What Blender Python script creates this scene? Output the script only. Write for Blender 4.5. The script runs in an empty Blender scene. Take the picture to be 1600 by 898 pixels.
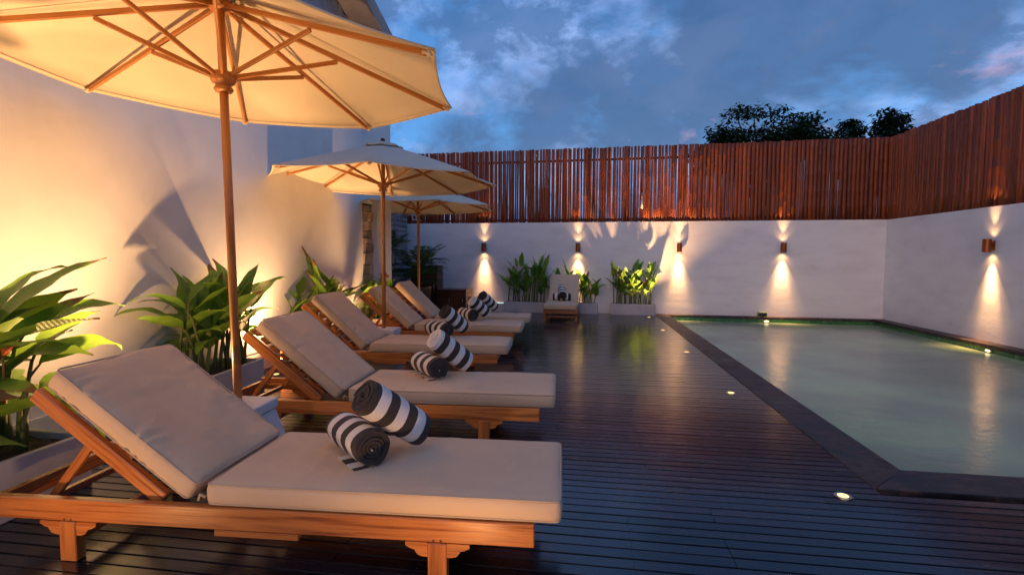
import bpy, bmesh, math, random
from mathutils import Vector, Matrix, Euler, noise as mnoise
R = math.radians
PI = math.pi
random.seed(7)
sc = bpy.context.scene
col = sc.collection

# ------------------------------------------------------------------ camera
cam_d = bpy.data.cameras.new('camera'); cam = bpy.data.objects.new('camera', cam_d); col.objects.link(cam)
cam_d.sensor_width = 36.0; cam_d.lens = 18.0
cam_d.clip_start = 0.05; cam_d.clip_end = 600
cam.matrix_world = Matrix.Translation((0, 0, 1.22)) @ Matrix.Rotation(R(8.39), 4, 'Z') @ \
    Matrix.Rotation(R(90 - 3.43), 4, 'X') @ Matrix.Rotation(0.004, 4, 'Z')
sc.camera = cam

# ------------------------------------------------------------------ render / view
sc.view_settings.view_transform = 'Standard'
sc.view_settings.look = 'None'
sc.view_settings.exposure = 0.15
sc.view_settings.gamma = 1.0
sc.render.engine = 'CYCLES'
sc.cycles.use_denoising = True
try: sc.cycles.denoiser = 'OPENIMAGEDENOISE'
except Exception: pass
sc.cycles.max_bounces = 8
sc.cycles.diffuse_bounces = 4
sc.cycles.glossy_bounces = 4
sc.cycles.transmission_bounces = 6
sc.cycles.sample_clamp_indirect = 4.0
sc.cycles.caustics_reflective = False

# ------------------------------------------------------------------ world: cloudy dusk sky
W = bpy.data.worlds.new('World'); sc.world = W; W.use_nodes = True
nt = W.node_tree; nt.nodes.clear()
def N(t, **k):
    n = nt.nodes.new(t)
    for a, b in k.items(): setattr(n, a, b)
    return n
def ramp(node, stops, interp='LINEAR'):
    cr = node.color_ramp; cr.interpolation = interp
    while len(cr.elements) > 1: cr.elements.remove(cr.elements[-1])
    cr.elements[0].position = stops[0][0]; cr.elements[0].color = (*stops[0][1], 1)
    for p, c in stops[1:]:
        e = cr.elements.new(p); e.color = (*c, 1)
tc = N('ShaderNodeTexCoord'); sep = N('ShaderNodeSeparateXYZ')
nt.links.new(tc.outputs['Generated'], sep.inputs[0])
def M(op, a, b=None, c=None):
    n = N('ShaderNodeMath', operation=op)
    for i, v in enumerate((a, b, c)):
        if v is None: continue
        if isinstance(v, (int, float)): n.inputs[i].default_value = v
        else: nt.links.new(v, n.inputs[i])
    return n.outputs[0]
zc = M('ABSOLUTE', sep.outputs[2])
den = M('ADD', zc, 0.42)
ux = M('DIVIDE', sep.outputs[0], den); uy = M('DIVIDE', sep.outputs[1], den)
comb = N('ShaderNodeCombineXYZ')
nt.links.new(ux, comb.inputs[0]); nt.links.new(uy, comb.inputs[1])
def fbm(scale, detail, rough, off, dist=0.0):
    mp = N('ShaderNodeMapping'); mp.inputs['Location'].default_value = off
    nt.links.new(comb.outputs[0], mp.inputs[0])
    n = N('ShaderNodeTexNoise'); n.inputs['Scale'].default_value = scale; n.inputs['Detail'].default_value = detail
    n.inputs['Roughness'].default_value = rough; n.inputs['Distortion'].default_value = dist
    nt.links.new(mp.outputs[0], n.inputs['Vector']); return n.outputs['Fac']
sky = N('ShaderNodeTexSky', sky_type='NISHITA'); sky.sun_disc = False
sky.sun_elevation = R(1.0); sky.sun_rotation = R(200)
grad = N('ShaderNodeValToRGB')
ramp(grad, [(0.0, (.12, .38, .82)), (.18, (.068, .29, .70)), (.45, (.05, .18, .48)), (1.0, (.045, .14, .38))])
nt.links.new(zc, grad.inputs[0])
# thin bright veil, lavender
veil_f = fbm(3.6, 7, .56, (18.0, 0.6, 0), .25)
vr = N('ShaderNodeValToRGB'); ramp(vr, [(.45, (0, 0, 0)), (.60, (1, 1, 1))])
nt.links.new(veil_f, vr.inputs[0])
mix1 = N('ShaderNodeMix', data_type='RGBA'); mix1.inputs[7].default_value = (.31, .45, .85, 1)
nt.links.new(M('MULTIPLY', vr.outputs[0], .75), mix1.inputs[0]); nt.links.new(grad.outputs[0], mix1.inputs[6])
# dark cloud masses
dark_f = fbm(1.7, 6, .55, (0.5, 10.8, 4.0), .15)
dr = N('ShaderNodeValToRGB'); ramp(dr, [(.47, (0, 0, 0)), (.57, (1, 1, 1))])
nt.links.new(dark_f, dr.inputs[0])
mix2 = N('ShaderNodeMix', data_type='RGBA'); mix2.inputs[7].default_value = (.021, .074, .215, 1)
nt.links.new(M('MULTIPLY', dr.outputs[0], .85), mix2.inputs[0]); nt.links.new(mix1.outputs[2], mix2.inputs[6])
# smaller broken cloud, mid blue
mid_f = fbm(5.2, 7, .60, (5.3, 8.1, 2.0), .2)
mr_ = N('ShaderNodeValToRGB'); ramp(mr_, [(.49, (0, 0, 0)), (.58, (1, 1, 1))])
nt.links.new(mid_f, mr_.inputs[0])
mixm = N('ShaderNodeMix', data_type='RGBA'); mixm.inputs[7].default_value = (.034, .115, .31, 1)
nt.links.new(M('MULTIPLY', mr_.outputs[0], .8), mixm.inputs[0]); nt.links.new(mix2.outputs[2], mixm.inputs[6])
mix2 = mixm
# pink touches on cloud edges
pk = fbm(3.0, 5, .6, (18.8, 7.6, 1.0), .2)
pr = N('ShaderNodeValToRGB'); ramp(pr, [(.62, (0, 0, 0)), (.74, (1, 1, 1))])
nt.links.new(pk, pr.inputs[0])
mix3 = N('ShaderNodeMix', data_type='RGBA'); mix3.inputs[7].default_value = (.62, .36, .52, 1)
nt.links.new(M('MULTIPLY', pr.outputs[0], .55), mix3.inputs[0]); nt.links.new(mix2.outputs[2], mix3.inputs[6])
bg1 = N('ShaderNodeBackground'); bg1.inputs[1].default_value = 1.08
nt.links.new(mix3.outputs[2], bg1.inputs[0])
bg2 = N('ShaderNodeBackground'); bg2.inputs[1].default_value = 0.05
nt.links.new(sky.outputs[0], bg2.inputs[0])
add = N('ShaderNodeAddShader'); nt.links.new(bg1.outputs[0], add.inputs[0]); nt.links.new(bg2.outputs[0], add.inputs[1])
wo = N('ShaderNodeOutputWorld'); nt.links.new(add.outputs[0], wo.inputs[0])

# last glow of the evening sky behind the camera: the one sun lamp, very soft
sd = bpy.data.lights.new('evening_sun', 'SUN'); sd.energy = 0.85; sd.angle = R(60); sd.color = (1.0, .66, .50)
so = bpy.data.objects.new('evening_sun', sd); col.objects.link(so)
so.rotation_euler = Vector((-0.50, -1.0, 0.50)).to_track_quat('Z', 'Y').to_euler()

LAMP = (1.0, .52, .21)

# ------------------------------------------------------------------ materials
def newmat(name):
    m = bpy.data.materials.new(name); m.use_nodes = True
    return m, m.node_tree, m.node_tree.nodes['Principled BSDF']
def simple(name, c, rough=.6, metal=0, **k):
    m, t, b = newmat(name)
    b.inputs['Base Color'].default_value = (*c, 1); b.inputs['Roughness'].default_value = rough
    b.inputs['Metallic'].default_value = metal
    for a, v in k.items(): b.inputs[a].default_value = v
    return m
def L(t, a, b): t.links.new(a, b)
def node(t, ty, **k):
    n = t.nodes.new(ty)
    for a, b in k.items():
        if a in n.inputs: n.inputs[a].default_value = b
        else: setattr(n, a, b)
    return n
def vary(name, stops, scale=4, detail=6, rough=(.6, .6), bump=.1, bdist=.01, stretch=(1, 1, 1), coord='Object', rnd=0.0,
         fine=0, fine_s=80, metal=0, coat=0, extra=None, nrough=.55, coatrough=.15):
    """noise driven colour + roughness + bump"""
    m, t, b = newmat(name)
    tcn = node(t, 'ShaderNodeTexCoord')
    if coord == 'Position':
        g = node(t, 'ShaderNodeNewGeometry'); src = g.outputs['Position']
    else: src = tcn.outputs[coord]
    mp = node(t, 'ShaderNodeMapping'); mp.inputs['Scale'].default_value = stretch
    L(t, src, mp.inputs[0])
    vec = mp.outputs[0]
    oi = node(t, 'ShaderNodeObjectInfo')
    addv = node(t, 'ShaderNodeVectorMath', operation='ADD')
    sc_ = node(t, 'ShaderNodeVectorMath', operation='SCALE'); cx = node(t, 'ShaderNodeCombineXYZ')
    for i in range(3): L(t, oi.outputs['Random'], cx.inputs[i])
    L(t, cx.outputs[0], sc_.inputs[0]); sc_.inputs['Scale'].default_value = 37.0
    L(t, vec, addv.inputs[0]); L(t, sc_.outputs[0], addv.inputs[1]); vec = addv.outputs[0]
    n = node(t, 'ShaderNodeTexNoise'); n.inputs['Scale'].default_value = scale; n.inputs['Detail'].default_value = detail
    n.inputs['Roughness'].default_value = nrough
    L(t, vec, n.inputs['Vector'])
    r_ = node(t, 'ShaderNodeValToRGB'); ramp(r_, stops); L(t, n.outputs['Fac'], r_.inputs[0])
    out = r_.outputs[0]
    if rnd:
        hs = node(t, 'ShaderNodeHueSaturation')
        mr = node(t, 'ShaderNodeMapRange'); L(t, oi.outputs['Random'], mr.inputs[0])
        mr.inputs[3].default_value = 1 - rnd; mr.inputs[4].default_value = 1 + rnd
        L(t, mr.outputs[0], hs.inputs['Value']); L(t, out, hs.inputs['Color']); out = hs.outputs[0]
    L(t, out, b.inputs['Base Color'])
    mr = node(t, 'ShaderNodeMapRange'); L(t, n.outputs['Fac'], mr.inputs[0])
    mr.inputs[1].default_value = .3; mr.inputs[2].default_value = .7
    mr.inputs[3].default_value = rough[0]; mr.inputs[4].default_value = rough[1]
    L(t, mr.outputs[0], b.inputs['Roughness'])
    h = n.outputs['Fac']
    if fine:
        n2 = node(t, 'ShaderNodeTexNoise'); n2.inputs['Scale'].default_value = fine_s; n2.inputs['Detail'].default_value = 3
        L(t, vec, n2.inputs['Vector'])
        ma = node(t, 'ShaderNodeMath', operation='MULTIPLY_ADD'); L(t, n2.outputs['Fac'], ma.inputs[0]); ma.inputs[1].default_value = fine
        L(t, h, ma.inputs[2]); h = ma.outputs[0]
    bp = node(t, 'ShaderNodeBump'); bp.inputs['Strength'].default_value = bump; bp.inputs['Distance'].default_value = bdist
    L(t, h, bp.inputs['Height']); L(t, bp.outputs[0], b.inputs['Normal'])
    b.inputs['Metallic'].default_value = metal
    b.inputs['Coat Weight'].default_value = coat; b.inputs['Coat Roughness'].default_value = coatrough
    return m
MAT = {}
MAT['plaster'] = vary('white_plaster', [(.28, (.64, .62, .58)), (.42, (.75, .735, .70)), (.6, (.81, .80, .77))], scale=1.3, detail=8,
                      rough=(.8, .9), bump=.22, bdist=.012, coord='Position', fine=.12, fine_s=18)
MAT['wall_rough'] = vary('painted_block_wall', [(.28, (.66, .64, .62)), (.42, (.735, .715, .71)), (.6, (.785, .765, .755))], scale=1.6, detail=9,
                      rough=(.75, .9), bump=.3, bdist=.015, stretch=(1, 1, 3.0), coord='Position', fine=.3, fine_s=16)
TEAK = [(.26, (.10, .026, .007)), (.40, (.34, .105, .022)), (.54, (.50, .18, .042)), (.64, (.36, .11, .023)), (.78, (.15, .04, .010))]
MAT['teak'] = vary('varnished_teak', TEAK, scale=8, detail=9, rough=(.2, .42), bump=.2, bdist=.004, stretch=(.22, 6, 6), rnd=.15, coat=.35)
MAT['teak_v'] = vary('varnished_teak_upright', TEAK, scale=5, detail=7, rough=(.28, .42), bump=.12, bdist=.004, stretch=(6, 6, .35), rnd=.12, coat=.35)
MAT['teak_y'] = vary('varnished_teak_cross', TEAK, scale=5, detail=7, rough=(.3, .45), bump=.12, bdist=.004, stretch=(6, .35, 6), rnd=.15, coat=.3)
PALE = [(.25, (.28, .095, .020)), (.5, (.46, .185, .045)), (.75, (.54, .24, .068))]
MAT['pole_wood'] = vary('umbrella_wood', PALE, scale=5, detail=6, rough=(.35, .5), bump=.08, bdist=.003, stretch=(8, 8, .4), rnd=.08, coat=.2)
MAT['rib_wood'] = vary('umbrella_rib_wood', PALE, scale=5, detail=6, rough=(.38, .5), bump=.08, bdist=.003, stretch=(.4, 8, 8), rnd=.15, coat=.15)
MAT['deck'] = vary('dark_deck_wood', [(.25, (.005, .006, .010)), (.5, (.011, .012, .020)), (.7, (.022, .021, .027)), (.85, (.042, .030, .026))], scale=4.5, detail=8,
                   rough=(.15, .33), bump=.2, bdist=.004, stretch=(.25, 7, 7), coord='Position', rnd=.6, fine=.3, fine_s=12, coat=.45, nrough=.62, coatrough=.14)
MAT['coping'] = vary('dark_stone_coping', [(.36, (.006, .006, .008)), (.48, (.018, .015, .016)), (.56, (.075, .040, .030)), (.62, (.028, .018, .017)), (.72, (.06, .035, .028))], scale=4.2, detail=10,
                     rough=(.35, .75), bump=.8, bdist=.008, coord='Position', fine=.3, fine_s=30, nrough=.65)
MAT['concrete'] = vary('pale_concrete', [(.3, (.42, .39, .37)), (.55, (.53, .50, .48)), (.75, (.60, .57, .54))], scale=4, detail=9,
                       rough=(.7, .9), bump=.35, bdist=.01, fine=.25, fine_s=30)
MAT['white_stone'] = vary('painted_stone_base', [(.3, (.58, .54, .51)), (.5, (.70, .67, .64)), (.75, (.74, .71, .68))], scale=6, detail=9,
                       rough=(.6, .85), bump=.7, bdist=.012, fine=.35, fine_s=25)
MAT['soil'] = vary('soil', [(.3, (.015, .010, .007)), (.7, (.06, .04, .025))], scale=30, rough=(.9, 1), bump=1, bdist=.03)
MAT['ground'] = vary('dark_ground', [(.3, (.04, .045, .03)), (.7, (.09, .085, .06))], scale=.8, rough=(.9, 1), bump=.6, bdist=.05, coord='Position')
MAT['bamboo'] = vary('red_stained_bamboo', [(.25, (.09, .016, .003)), (.5, (.21, .042, .008)), (.7, (.30, .064, .011)), (.85, (.13, .026, .005))], scale=3.2, detail=6,
                     rough=(.5, .7), bump=.2, bdist=.004, stretch=(5, 5, .3), rnd=.34, coat=0)
MAT['bamboo_rail'] = vary('bamboo_rail', [(.3, (.025, .008, .005)), (.7, (.06, .018, .009))], scale=4, rough=(.5, .6), bump=.1, stretch=(.5, 6, 6))
MAT['copper'] = vary('copper_lamp_body', [(.3, (.20, .055, .02)), (.7, (.36, .12, .045))], scale=8, rough=(.25, .4), bump=.05, metal=.85, stretch=(1, 1, .3))
MAT['steel'] = simple('brushed_steel', (.55, .54, .52), .3, 1.0)
MAT['white_paint'] = simple('white_paint', (.78, .78, .78), .4)
MAT['black'] = simple('black_rubber', (.02, .02, .02), .6)
MAT['screw'] = simple('dark_dowel', (.09, .03, .012), .5)
MAT['pool_tile'] = vary('green_pool_tile', [(.3, (.02, .10, .03)), (.6, (.05, .20, .06)), (.8, (.09, .28, .10))], scale=9, rough=(.15, .3), bump=.2, coord='Position')
MAT['pool_floor'] = vary('pool_floor', [(.3, (.22, .36, .27)), (.7, (.38, .52, .40))], scale=1, rough=(.4, .5), bump=.05, coord='Position')
MAT['pot'] = vary('brown_pot', [(.3, (.07, .03, .015)), (.7, (.16, .07, .03))], scale=6, rough=(.4, .6), bump=.2)
MAT['dark_wood'] = vary('dark_cabinet_wood', [(.3, (.07, .022, .010)), (.6, (.16, .052, .02)), (.8, (.10, .03, .012))], scale=4, detail=6, rough=(.3, .5), bump=.15, bdist=.004, stretch=(.5, 6, 6), rnd=.15, coat=.2)
MAT['cladding'] = vary('grey_cladding', [(.3, (.34, .35, .39)), (.6, (.40, .41, .45)), (.75, (.47, .48, .51))], scale=1.5, detail=5, rough=(.5, .6), bump=.05, stretch=(6, 6, .3), coord='Position')
MAT['roof'] = simple('roof_sheet', (.10, .09, .09), .6)
MAT['soffit'] = vary('soffit_board', [(.3, (.30, .26, .23)), (.7, (.42, .37, .33))], scale=3, rough=(.6, .7), bump=.1)
MAT['slat_grey'] = vary('grey_slat', [(.3, (.24, .24, .26)), (.7, (.34, .34, .36))], scale=5, rough=(.5, .6), bump=.1, rnd=.2)
MAT['trunk'] = vary('bark', [(.3, (.03, .022, .016)), (.7, (.08, .06, .045))], scale=8, rough=(.8, .9), bump=.6)
STONE = [(.3, (.30, .20, .12)), (.5, (.46, .33, .21)), (.7, (.58, .44, .30))]
MAT['stone'] = vary('sandstone_piece', STONE, scale=9, detail=8, rough=(.7, .9), bump=.6, bdist=.01, rnd=.35)
MAT['mortar'] = simple('mortar', (.18, .14, .10), .9)

def emit(name, c, s):
    m = bpy.data.materials.new(name); m.use_nodes = True; t = m.node_tree; t.nodes.clear()
    e = node(t, 'ShaderNodeEmission'); e.inputs[0].default_value = (*c, 1); e.inputs[1].default_value = s
    o = node(t, 'ShaderNodeOutputMaterial'); L(t, e.outputs[0], o.inputs[0]); return m
MAT['lens'] = emit('lit_lens', (1, .60, .20), 2.8)
MAT['sconce_lens'] = emit('lit_sconce_lens', (1, .66, .28), 8)
MAT['pool_lens'] = emit('lit_pool_lens', (1, .78, .40), 3)
MAT['led'] = emit('cool_led', (.35, .95, 1), 1.2)

def fabric(name, c1, c2, weave=900, bump=.12, transl=0.0, wrinkle=.25, wsc=3.5, wstretch=(1, 1, 1)):
    m, t, b = newmat(name)
    tcn = node(t, 'ShaderNodeTexCoord')
    n = node(t, 'ShaderNodeTexNoise'); n.inputs['Scale'].default_value = 2.2; n.inputs['Detail'].default_value = 5
    L(t, tcn.outputs['Object'], n.inputs['Vector'])
    r_ = node(t, 'ShaderNodeValToRGB'); ramp(r_, [(.3, c1), (.7, c2)]); L(t, n.outputs['Fac'], r_.inputs[0])
    L(t, r_.outputs[0], b.inputs['Base Color']); b.inputs['Roughness'].default_value = .85
    b.inputs['Sheen Weight'].default_value = .15
    w = node(t, 'ShaderNodeTexNoise'); w.inputs['Scale'].default_value = weave; w.inputs['Detail'].default_value = 1
    L(t, tcn.outputs['Object'], w.inputs['Vector'])
    mp = node(t, 'ShaderNodeMapping'); mp.inputs['Scale'].default_value = wstretch; L(t, tcn.outputs['Object'], mp.inputs[0])
    w2 = node(t, 'ShaderNodeTexNoise'); w2.inputs['Scale'].default_value = wsc; w2.inputs['Detail'].default_value = 4
    w2.inputs['Distortion'].default_value = .6
    L(t, mp.outputs[0], w2.inputs['Vector'])
    b1 = node(t, 'ShaderNodeBump'); b1.inputs['Strength'].default_value = bump; b1.inputs['Distance'].default_value = .002
    L(t, w.outputs['Fac'], b1.inputs['Height'])
    b2 = node(t, 'ShaderNodeBump'); b2.inputs['Strength'].default_value = wrinkle; b2.inputs['Distance'].default_value = .02
    L(t, w2.outputs['Fac'], b2.inputs['Height']); L(t, b1.outputs[0], b2.inputs['Normal']); L(t, b2.outputs[0], b.inputs['Normal'])
    if transl:
        tr = node(t, 'ShaderNodeBsdfTranslucent'); L(t, r_.outputs[0], tr.inputs[0])
        mx = node(t, 'ShaderNodeMixShader'); mx.inputs[0].default_value = transl
        o = t.nodes['Material Output']; L(t, b.outputs[0], mx.inputs[1]); L(t, tr.outputs[0], mx.inputs[2]); L(t, mx.outputs[0], o.inputs[0])
    return m
MAT['cushion'] = fabric('beige_cushion_fabric', (.53, .385, .245), (.60, .445, .29), wrinkle=.6, wsc=4.5, weave=420, bump=.35)
MAT['piping'] = fabric('beige_piping', (.42, .32, .21), (.48, .37, .25), wrinkle=0)
MAT['canvas'] = fabric('cream_canvas', (.74, .65, .50), (.80, .71, .56), transl=.16, wrinkle=.45, wsc=2.2, weave=350, bump=.3)
MAT['white_towel'] = fabric('white_cotton', (.72, .70, .68), (.8, .78, .76), weave=300, bump=.4)

def leafmat(name, c1, c2, tr=.3, tip=.49):
    m, t, b = newmat(name)
    tcn = node(t, 'ShaderNodeTexCoord'); oi = node(t, 'ShaderNodeObjectInfo')
    sx = node(t, 'ShaderNodeSeparateXYZ'); L(t, tcn.outputs['Object'], sx.inputs[0])
    n = node(t, 'ShaderNodeTexNoise'); n.inputs['Scale'].default_value = 12; n.inputs['Detail'].default_value = 4
    L(t, tcn.outputs['Object'], n.inputs['Vector'])
    ad = node(t, 'ShaderNodeMath', operation='MULTIPLY_ADD'); L(t, oi.outputs['Random'], ad.inputs[0]); ad.inputs[1].default_value = .7; L(t, n.outputs['Fac'], ad.inputs[2])
    r_ = node(t, 'ShaderNodeValToRGB'); ramp(r_, [(.35, c1), (1.0, c2)]); L(t, ad.outputs[0], r_.inputs[0])
    # dry brown tips on some leaves
    t1 = node(t, 'ShaderNodeMath', operation='MULTIPLY_ADD'); L(t, n.outputs['Fac'], t1.inputs[0]); t1.inputs[1].default_value = .16; L(t, sx.outputs[0], t1.inputs[2])
    t2 = node(t, 'ShaderNodeMath', operation='MULTIPLY_ADD'); L(t, oi.outputs['Random'], t2.inputs[0]); t2.inputs[1].default_value = .10; L(t, t1.outputs[0], t2.inputs[2])
    tr_ = node(t, 'ShaderNodeMapRange'); L(t, t2.outputs[0], tr_.inputs[0]); tr_.inputs[1].default_value = tip; tr_.inputs[2].default_value = tip + .03
    tm = node(t, 'ShaderNodeMix', data_type='RGBA'); L(t, tr_.outputs[0], tm.inputs[0]); L(t, r_.outputs[0], tm.inputs[6]); tm.inputs[7].default_value = (.16, .085, .03, 1)
    class _O: outputs = [tm.outputs[2]]
    r_ = _O
    L(t, r_.outputs[0], b.inputs['Base Color']); b.inputs['Roughness'].default_value = .45
    # side veins
    wv = node(t, 'ShaderNodeTexWave'); wv.inputs['Scale'].default_value = 22; wv.inputs['Distortion'].default_value = 1.0
    wv.bands_direction = 'X'; L(t, tcn.outputs['Object'], wv.inputs['Vector'])
    bp = node(t, 'ShaderNodeBump'); bp.inputs['Strength'].default_value = .25; bp.inputs['Distance'].default_value = .004
    L(t, wv.outputs['Fac'], bp.inputs['Height']); L(t, bp.outputs[0], b.inputs['Normal'])
    tl = node(t, 'ShaderNodeBsdfTranslucent'); hs = node(t, 'ShaderNodeHueSaturation'); hs.inputs['Value'].default_value = 1.8
    L(t, r_.outputs[0], hs.inputs['Color']); L(t, hs.outputs[0], tl.inputs[0])
    mx = node(t, 'ShaderNodeMixShader'); mx.inputs[0].default_value = tr
    o = t.nodes['Material Output']; L(t, b.outputs[0], mx.inputs[1]); L(t, tl.outputs[0], mx.inputs[2]); L(t, mx.outputs[0], o.inputs[0])
    return m
MAT['leaf'] = leafmat('broad_leaf', (.055, .14, .020), (.18, .32, .036))
MAT['stem'] = vary('green_stem', [(.3, (.07, .11, .02)), (.7, (.16, .18, .05))], scale=6, rough=(.5, .6), bump=.1, rnd=.3, stretch=(3, 3, .5))
MAT['palm_leaf'] = leafmat('palm_leaf', (.014, .055, .010), (.035, .11, .018), .2, 1.02)
MAT['tree_leaf'] = leafmat('tree_leaf', (.008, .022, .008), (.018, .042, .012), .15, 50)
MAT['flower'] = simple('orange_bract', (.75, .16, .03), .4)
MAT['flower_pink'] = simple('pink_bract', (.80, .34, .25), .4)

# striped towel: bands across the roll (along local x)
def towel_mat(phase=.25):
    m, t, b = newmat('striped_terry')
    tcn = node(t, 'ShaderNodeTexCoord'); sx = node(t, 'ShaderNodeSeparateXYZ'); L(t, tcn.outputs['Object'], sx.inputs[0])
    nz = node(t, 'ShaderNodeTexNoise'); nz.inputs['Scale'].default_value = 14; L(t, tcn.outputs['Object'], nz.inputs['Vector'])
    a0 = node(t, 'ShaderNodeMath', operation='MULTIPLY_ADD'); L(t, nz.outputs['Fac'], a0.inputs[0]); a0.inputs[1].default_value = .006; L(t, sx.outputs[0], a0.inputs[2])
    a = node(t, 'ShaderNodeMath', operation='MULTIPLY_ADD'); L(t, a0.outputs[0], a.inputs[0]); a.inputs[1].default_value = 1 / .106; a.inputs[2].default_value = 10 + phase
    f = node(t, 'ShaderNodeMath', operation='FRACT'); L(t, a.outputs[0], f.inputs[0])
    r_ = node(t, 'ShaderNodeValToRGB'); ramp(r_, [(0, (.72, .68, .62)), (.5, (.040, .031, .026))], 'CONSTANT'); L(t, f.outputs[0], r_.inputs[0])
    L(t, r_.outputs[0], b.inputs['Base Color']); b.inputs['Roughness'].default_value = .95; b.inputs['Sheen Weight'].default_value = .05
    n = node(t, 'ShaderNodeTexNoise'); n.inputs['Scale'].default_value = 220; n.inputs['Detail'].default_value = 3
    L(t, tcn.outputs['Object'], n.inputs['Vector'])
    bp = node(t, 'ShaderNodeBump'); bp.inputs['Strength'].default_value = .7; bp.inputs['Distance'].default_value = .004
    L(t, n.outputs['Fac'], bp.inputs['Height']); L(t, bp.outputs[0], b.inputs['Normal'])
    return m
MAT['towel'] = towel_mat(); MAT['towel_light'] = towel_mat(.75)

def water_mat():
    m, t, b = newmat('pool_water')
    g = node(t, 'ShaderNodeNewGeometry')
    n = node(t, 'ShaderNodeTexNoise'); n.inputs['Scale'].default_value = .55; n.inputs['Detail'].default_value = 3; L(t, g.outputs['Position'], n.inputs['Vector'])
    r_ = node(t, 'ShaderNodeValToRGB'); ramp(r_, [(.35, (.24, .31, .21)), (.5, (.34, .43, .28)), (.65, (.44, .60, .33))]); L(t, n.outputs['Fac'], r_.inputs[0])
    L(t, r_.outputs[0], b.inputs['Base Color']); b.inputs['Roughness'].default_value = .17; b.inputs['IOR'].default_value = 1.33
    b.inputs['Transmission Weight'].default_value = .08; b.inputs['Specular IOR Level'].default_value = .62
    mp = node(t, 'ShaderNodeMapping'); mp.inputs['Scale'].default_value = (1, 1.8, 1); L(t, g.outputs['Position'], mp.inputs[0])
    n1 = node(t, 'ShaderNodeTexNoise'); n1.inputs['Scale'].default_value = 3.0; n1.inputs['Detail'].default_value = 3; L(t, mp.outputs[0], n1.inputs['Vector'])
    bp = node(t, 'ShaderNodeBump'); bp.inputs['Strength'].default_value = .22; bp.inputs['Distance'].default_value = .02
    L(t, n1.outputs['Fac'], bp.inputs['Height'])
    n2 = node(t, 'ShaderNodeTexNoise'); n2.inputs['Scale'].default_value = 14.0; n2.inputs['Detail'].default_value = 2; L(t, mp.outputs[0], n2.inputs['Vector'])
    bp2 = node(t, 'ShaderNodeBump'); bp2.inputs['Strength'].default_value = .35; bp2.inputs['Distance'].default_value = .006
    L(t, n2.outputs['Fac'], bp2.inputs['Height']); L(t, bp.outputs[0], bp2.inputs['Normal'])
    L(t, bp2.outputs[0], b.inputs['Normal'])
    return m
MAT['water'] = water_mat()

# ------------------------------------------------------------------ mesh helpers
def mesh_of(bm, name, mat, smooth=False):
    me = bpy.data.meshes.new(name); bm.normal_update(); bm.to_mesh(me); bm.free()
    me.materials.append(MAT[mat] if isinstance(mat, str) else mat)
    if smooth:
        for p in me.polygons: p.use_smooth = True
    return me
def put(name, me, parent=None, mw=None):
    o = bpy.data.objects.new(name, me); col.objects.link(o)
    if parent: o.parent = parent
    if mw is not None: o.matrix_local = mw
    return o
def bm_box(bm, c, s, bevel=0.0, rot=None, segs=1):
    r = bmesh.ops.create_cube(bm, size=1.0)
    vs = r['verts']
    bmesh.ops.scale(bm, vec=s, verts=vs)
    if bevel:
        es = list({e for v in vs for e in v.link_edges})
        r2 = bmesh.ops.bevel(bm, geom=es, offset=bevel, segments=segs, affect='EDGES', profile=.5)
        vs = list({v for f in r2['faces'] for v in f.verts} | {v for v in vs if v.is_valid})
    mat = Matrix.Translation(c)
    if rot is not None: mat = mat @ rot.to_4x4()
    bmesh.ops.transform(bm, matrix=mat, verts=vs)
def box(name, c, s, mat, parent=None, bevel=0.0, rot=None, segs=1):
    bm = bmesh.new(); bm_box(bm, c, s, bevel, rot, segs)
    return put(name, mesh_of(bm, name, mat), parent)
def obox(name, c, s, mat, parent=None, bevel=0.0, rot=None, segs=1):
    """box with own origin at its centre"""
    bm = bmesh.new(); bm_box(bm, (0, 0, 0), s, bevel, None, segs)
    mw = Matrix.Translation(c)
    if rot is not None: mw = mw @ rot.to_4x4()
    return put(name, mesh_of(bm, name, mat), parent, mw)
def beam(name, p0, p1, w, h, mat, parent=None, bevel=.004, up=(0, 0, 1), segs=1):
    """a bar from p0 to p1; local x runs along it"""
    p0 = Vector(p0); p1 = Vector(p1); d = p1 - p0; l = d.length
    x = d.normalized(); u = Vector(up); y = u.cross(x).normalized(); z = x.cross(y)
    m = Matrix((x, y, z)).transposed().to_4x4(); m.translation = (p0 + p1) / 2
    bm = bmesh.new(); bm_box(bm, (0, 0, 0), (l, w, h), bevel, None, segs)
    return put(name, mesh_of(bm, name, mat), parent, m)
def bm_tube(bm, pts, rad, n=8, cap=True):
    pts = [Vector(p) for p in pts]
    if not isinstance(rad, (list, tuple)): rad = [rad] * len(pts)
    rings = []
    tot = pts[-1] - pts[0]
    ref = Vector((1, 0, 0)) if abs(tot.z) > .8 * tot.length else Vector((0, 0, 1))
    for i, p in enumerate(pts):
        d = (pts[min(i + 1, len(pts) - 1)] - pts[max(i - 1, 0)]).normalized()
        a = ref.cross(d)
        if a.length < 1e-2: a = Vector((0, 1, 0)).cross(d)
        a.normalize(); b = d.cross(a)
        rings.append([bm.verts.new(p + (a * math.cos(2 * PI * k / n) + b * math.sin(2 * PI * k / n)) * rad[i]) for k in range(n)])
    for i in range(len(rings) - 1):
        for k in range(n):
            bm.faces.new((rings[i][k], rings[i][(k + 1) % n], rings[i + 1][(k + 1) % n], rings[i + 1][k]))
    if cap:
        bm.faces.new(rings[0][::-1]); bm.faces.new(rings[-1])
def tube(name, pts, rad, mat, parent=None, n=8, smooth=True, mw=None):
    bm = bmesh.new(); bm_tube(bm, pts, rad, n)
    return put(name, mesh_of(bm, name, mat, smooth), parent, mw)
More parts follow.
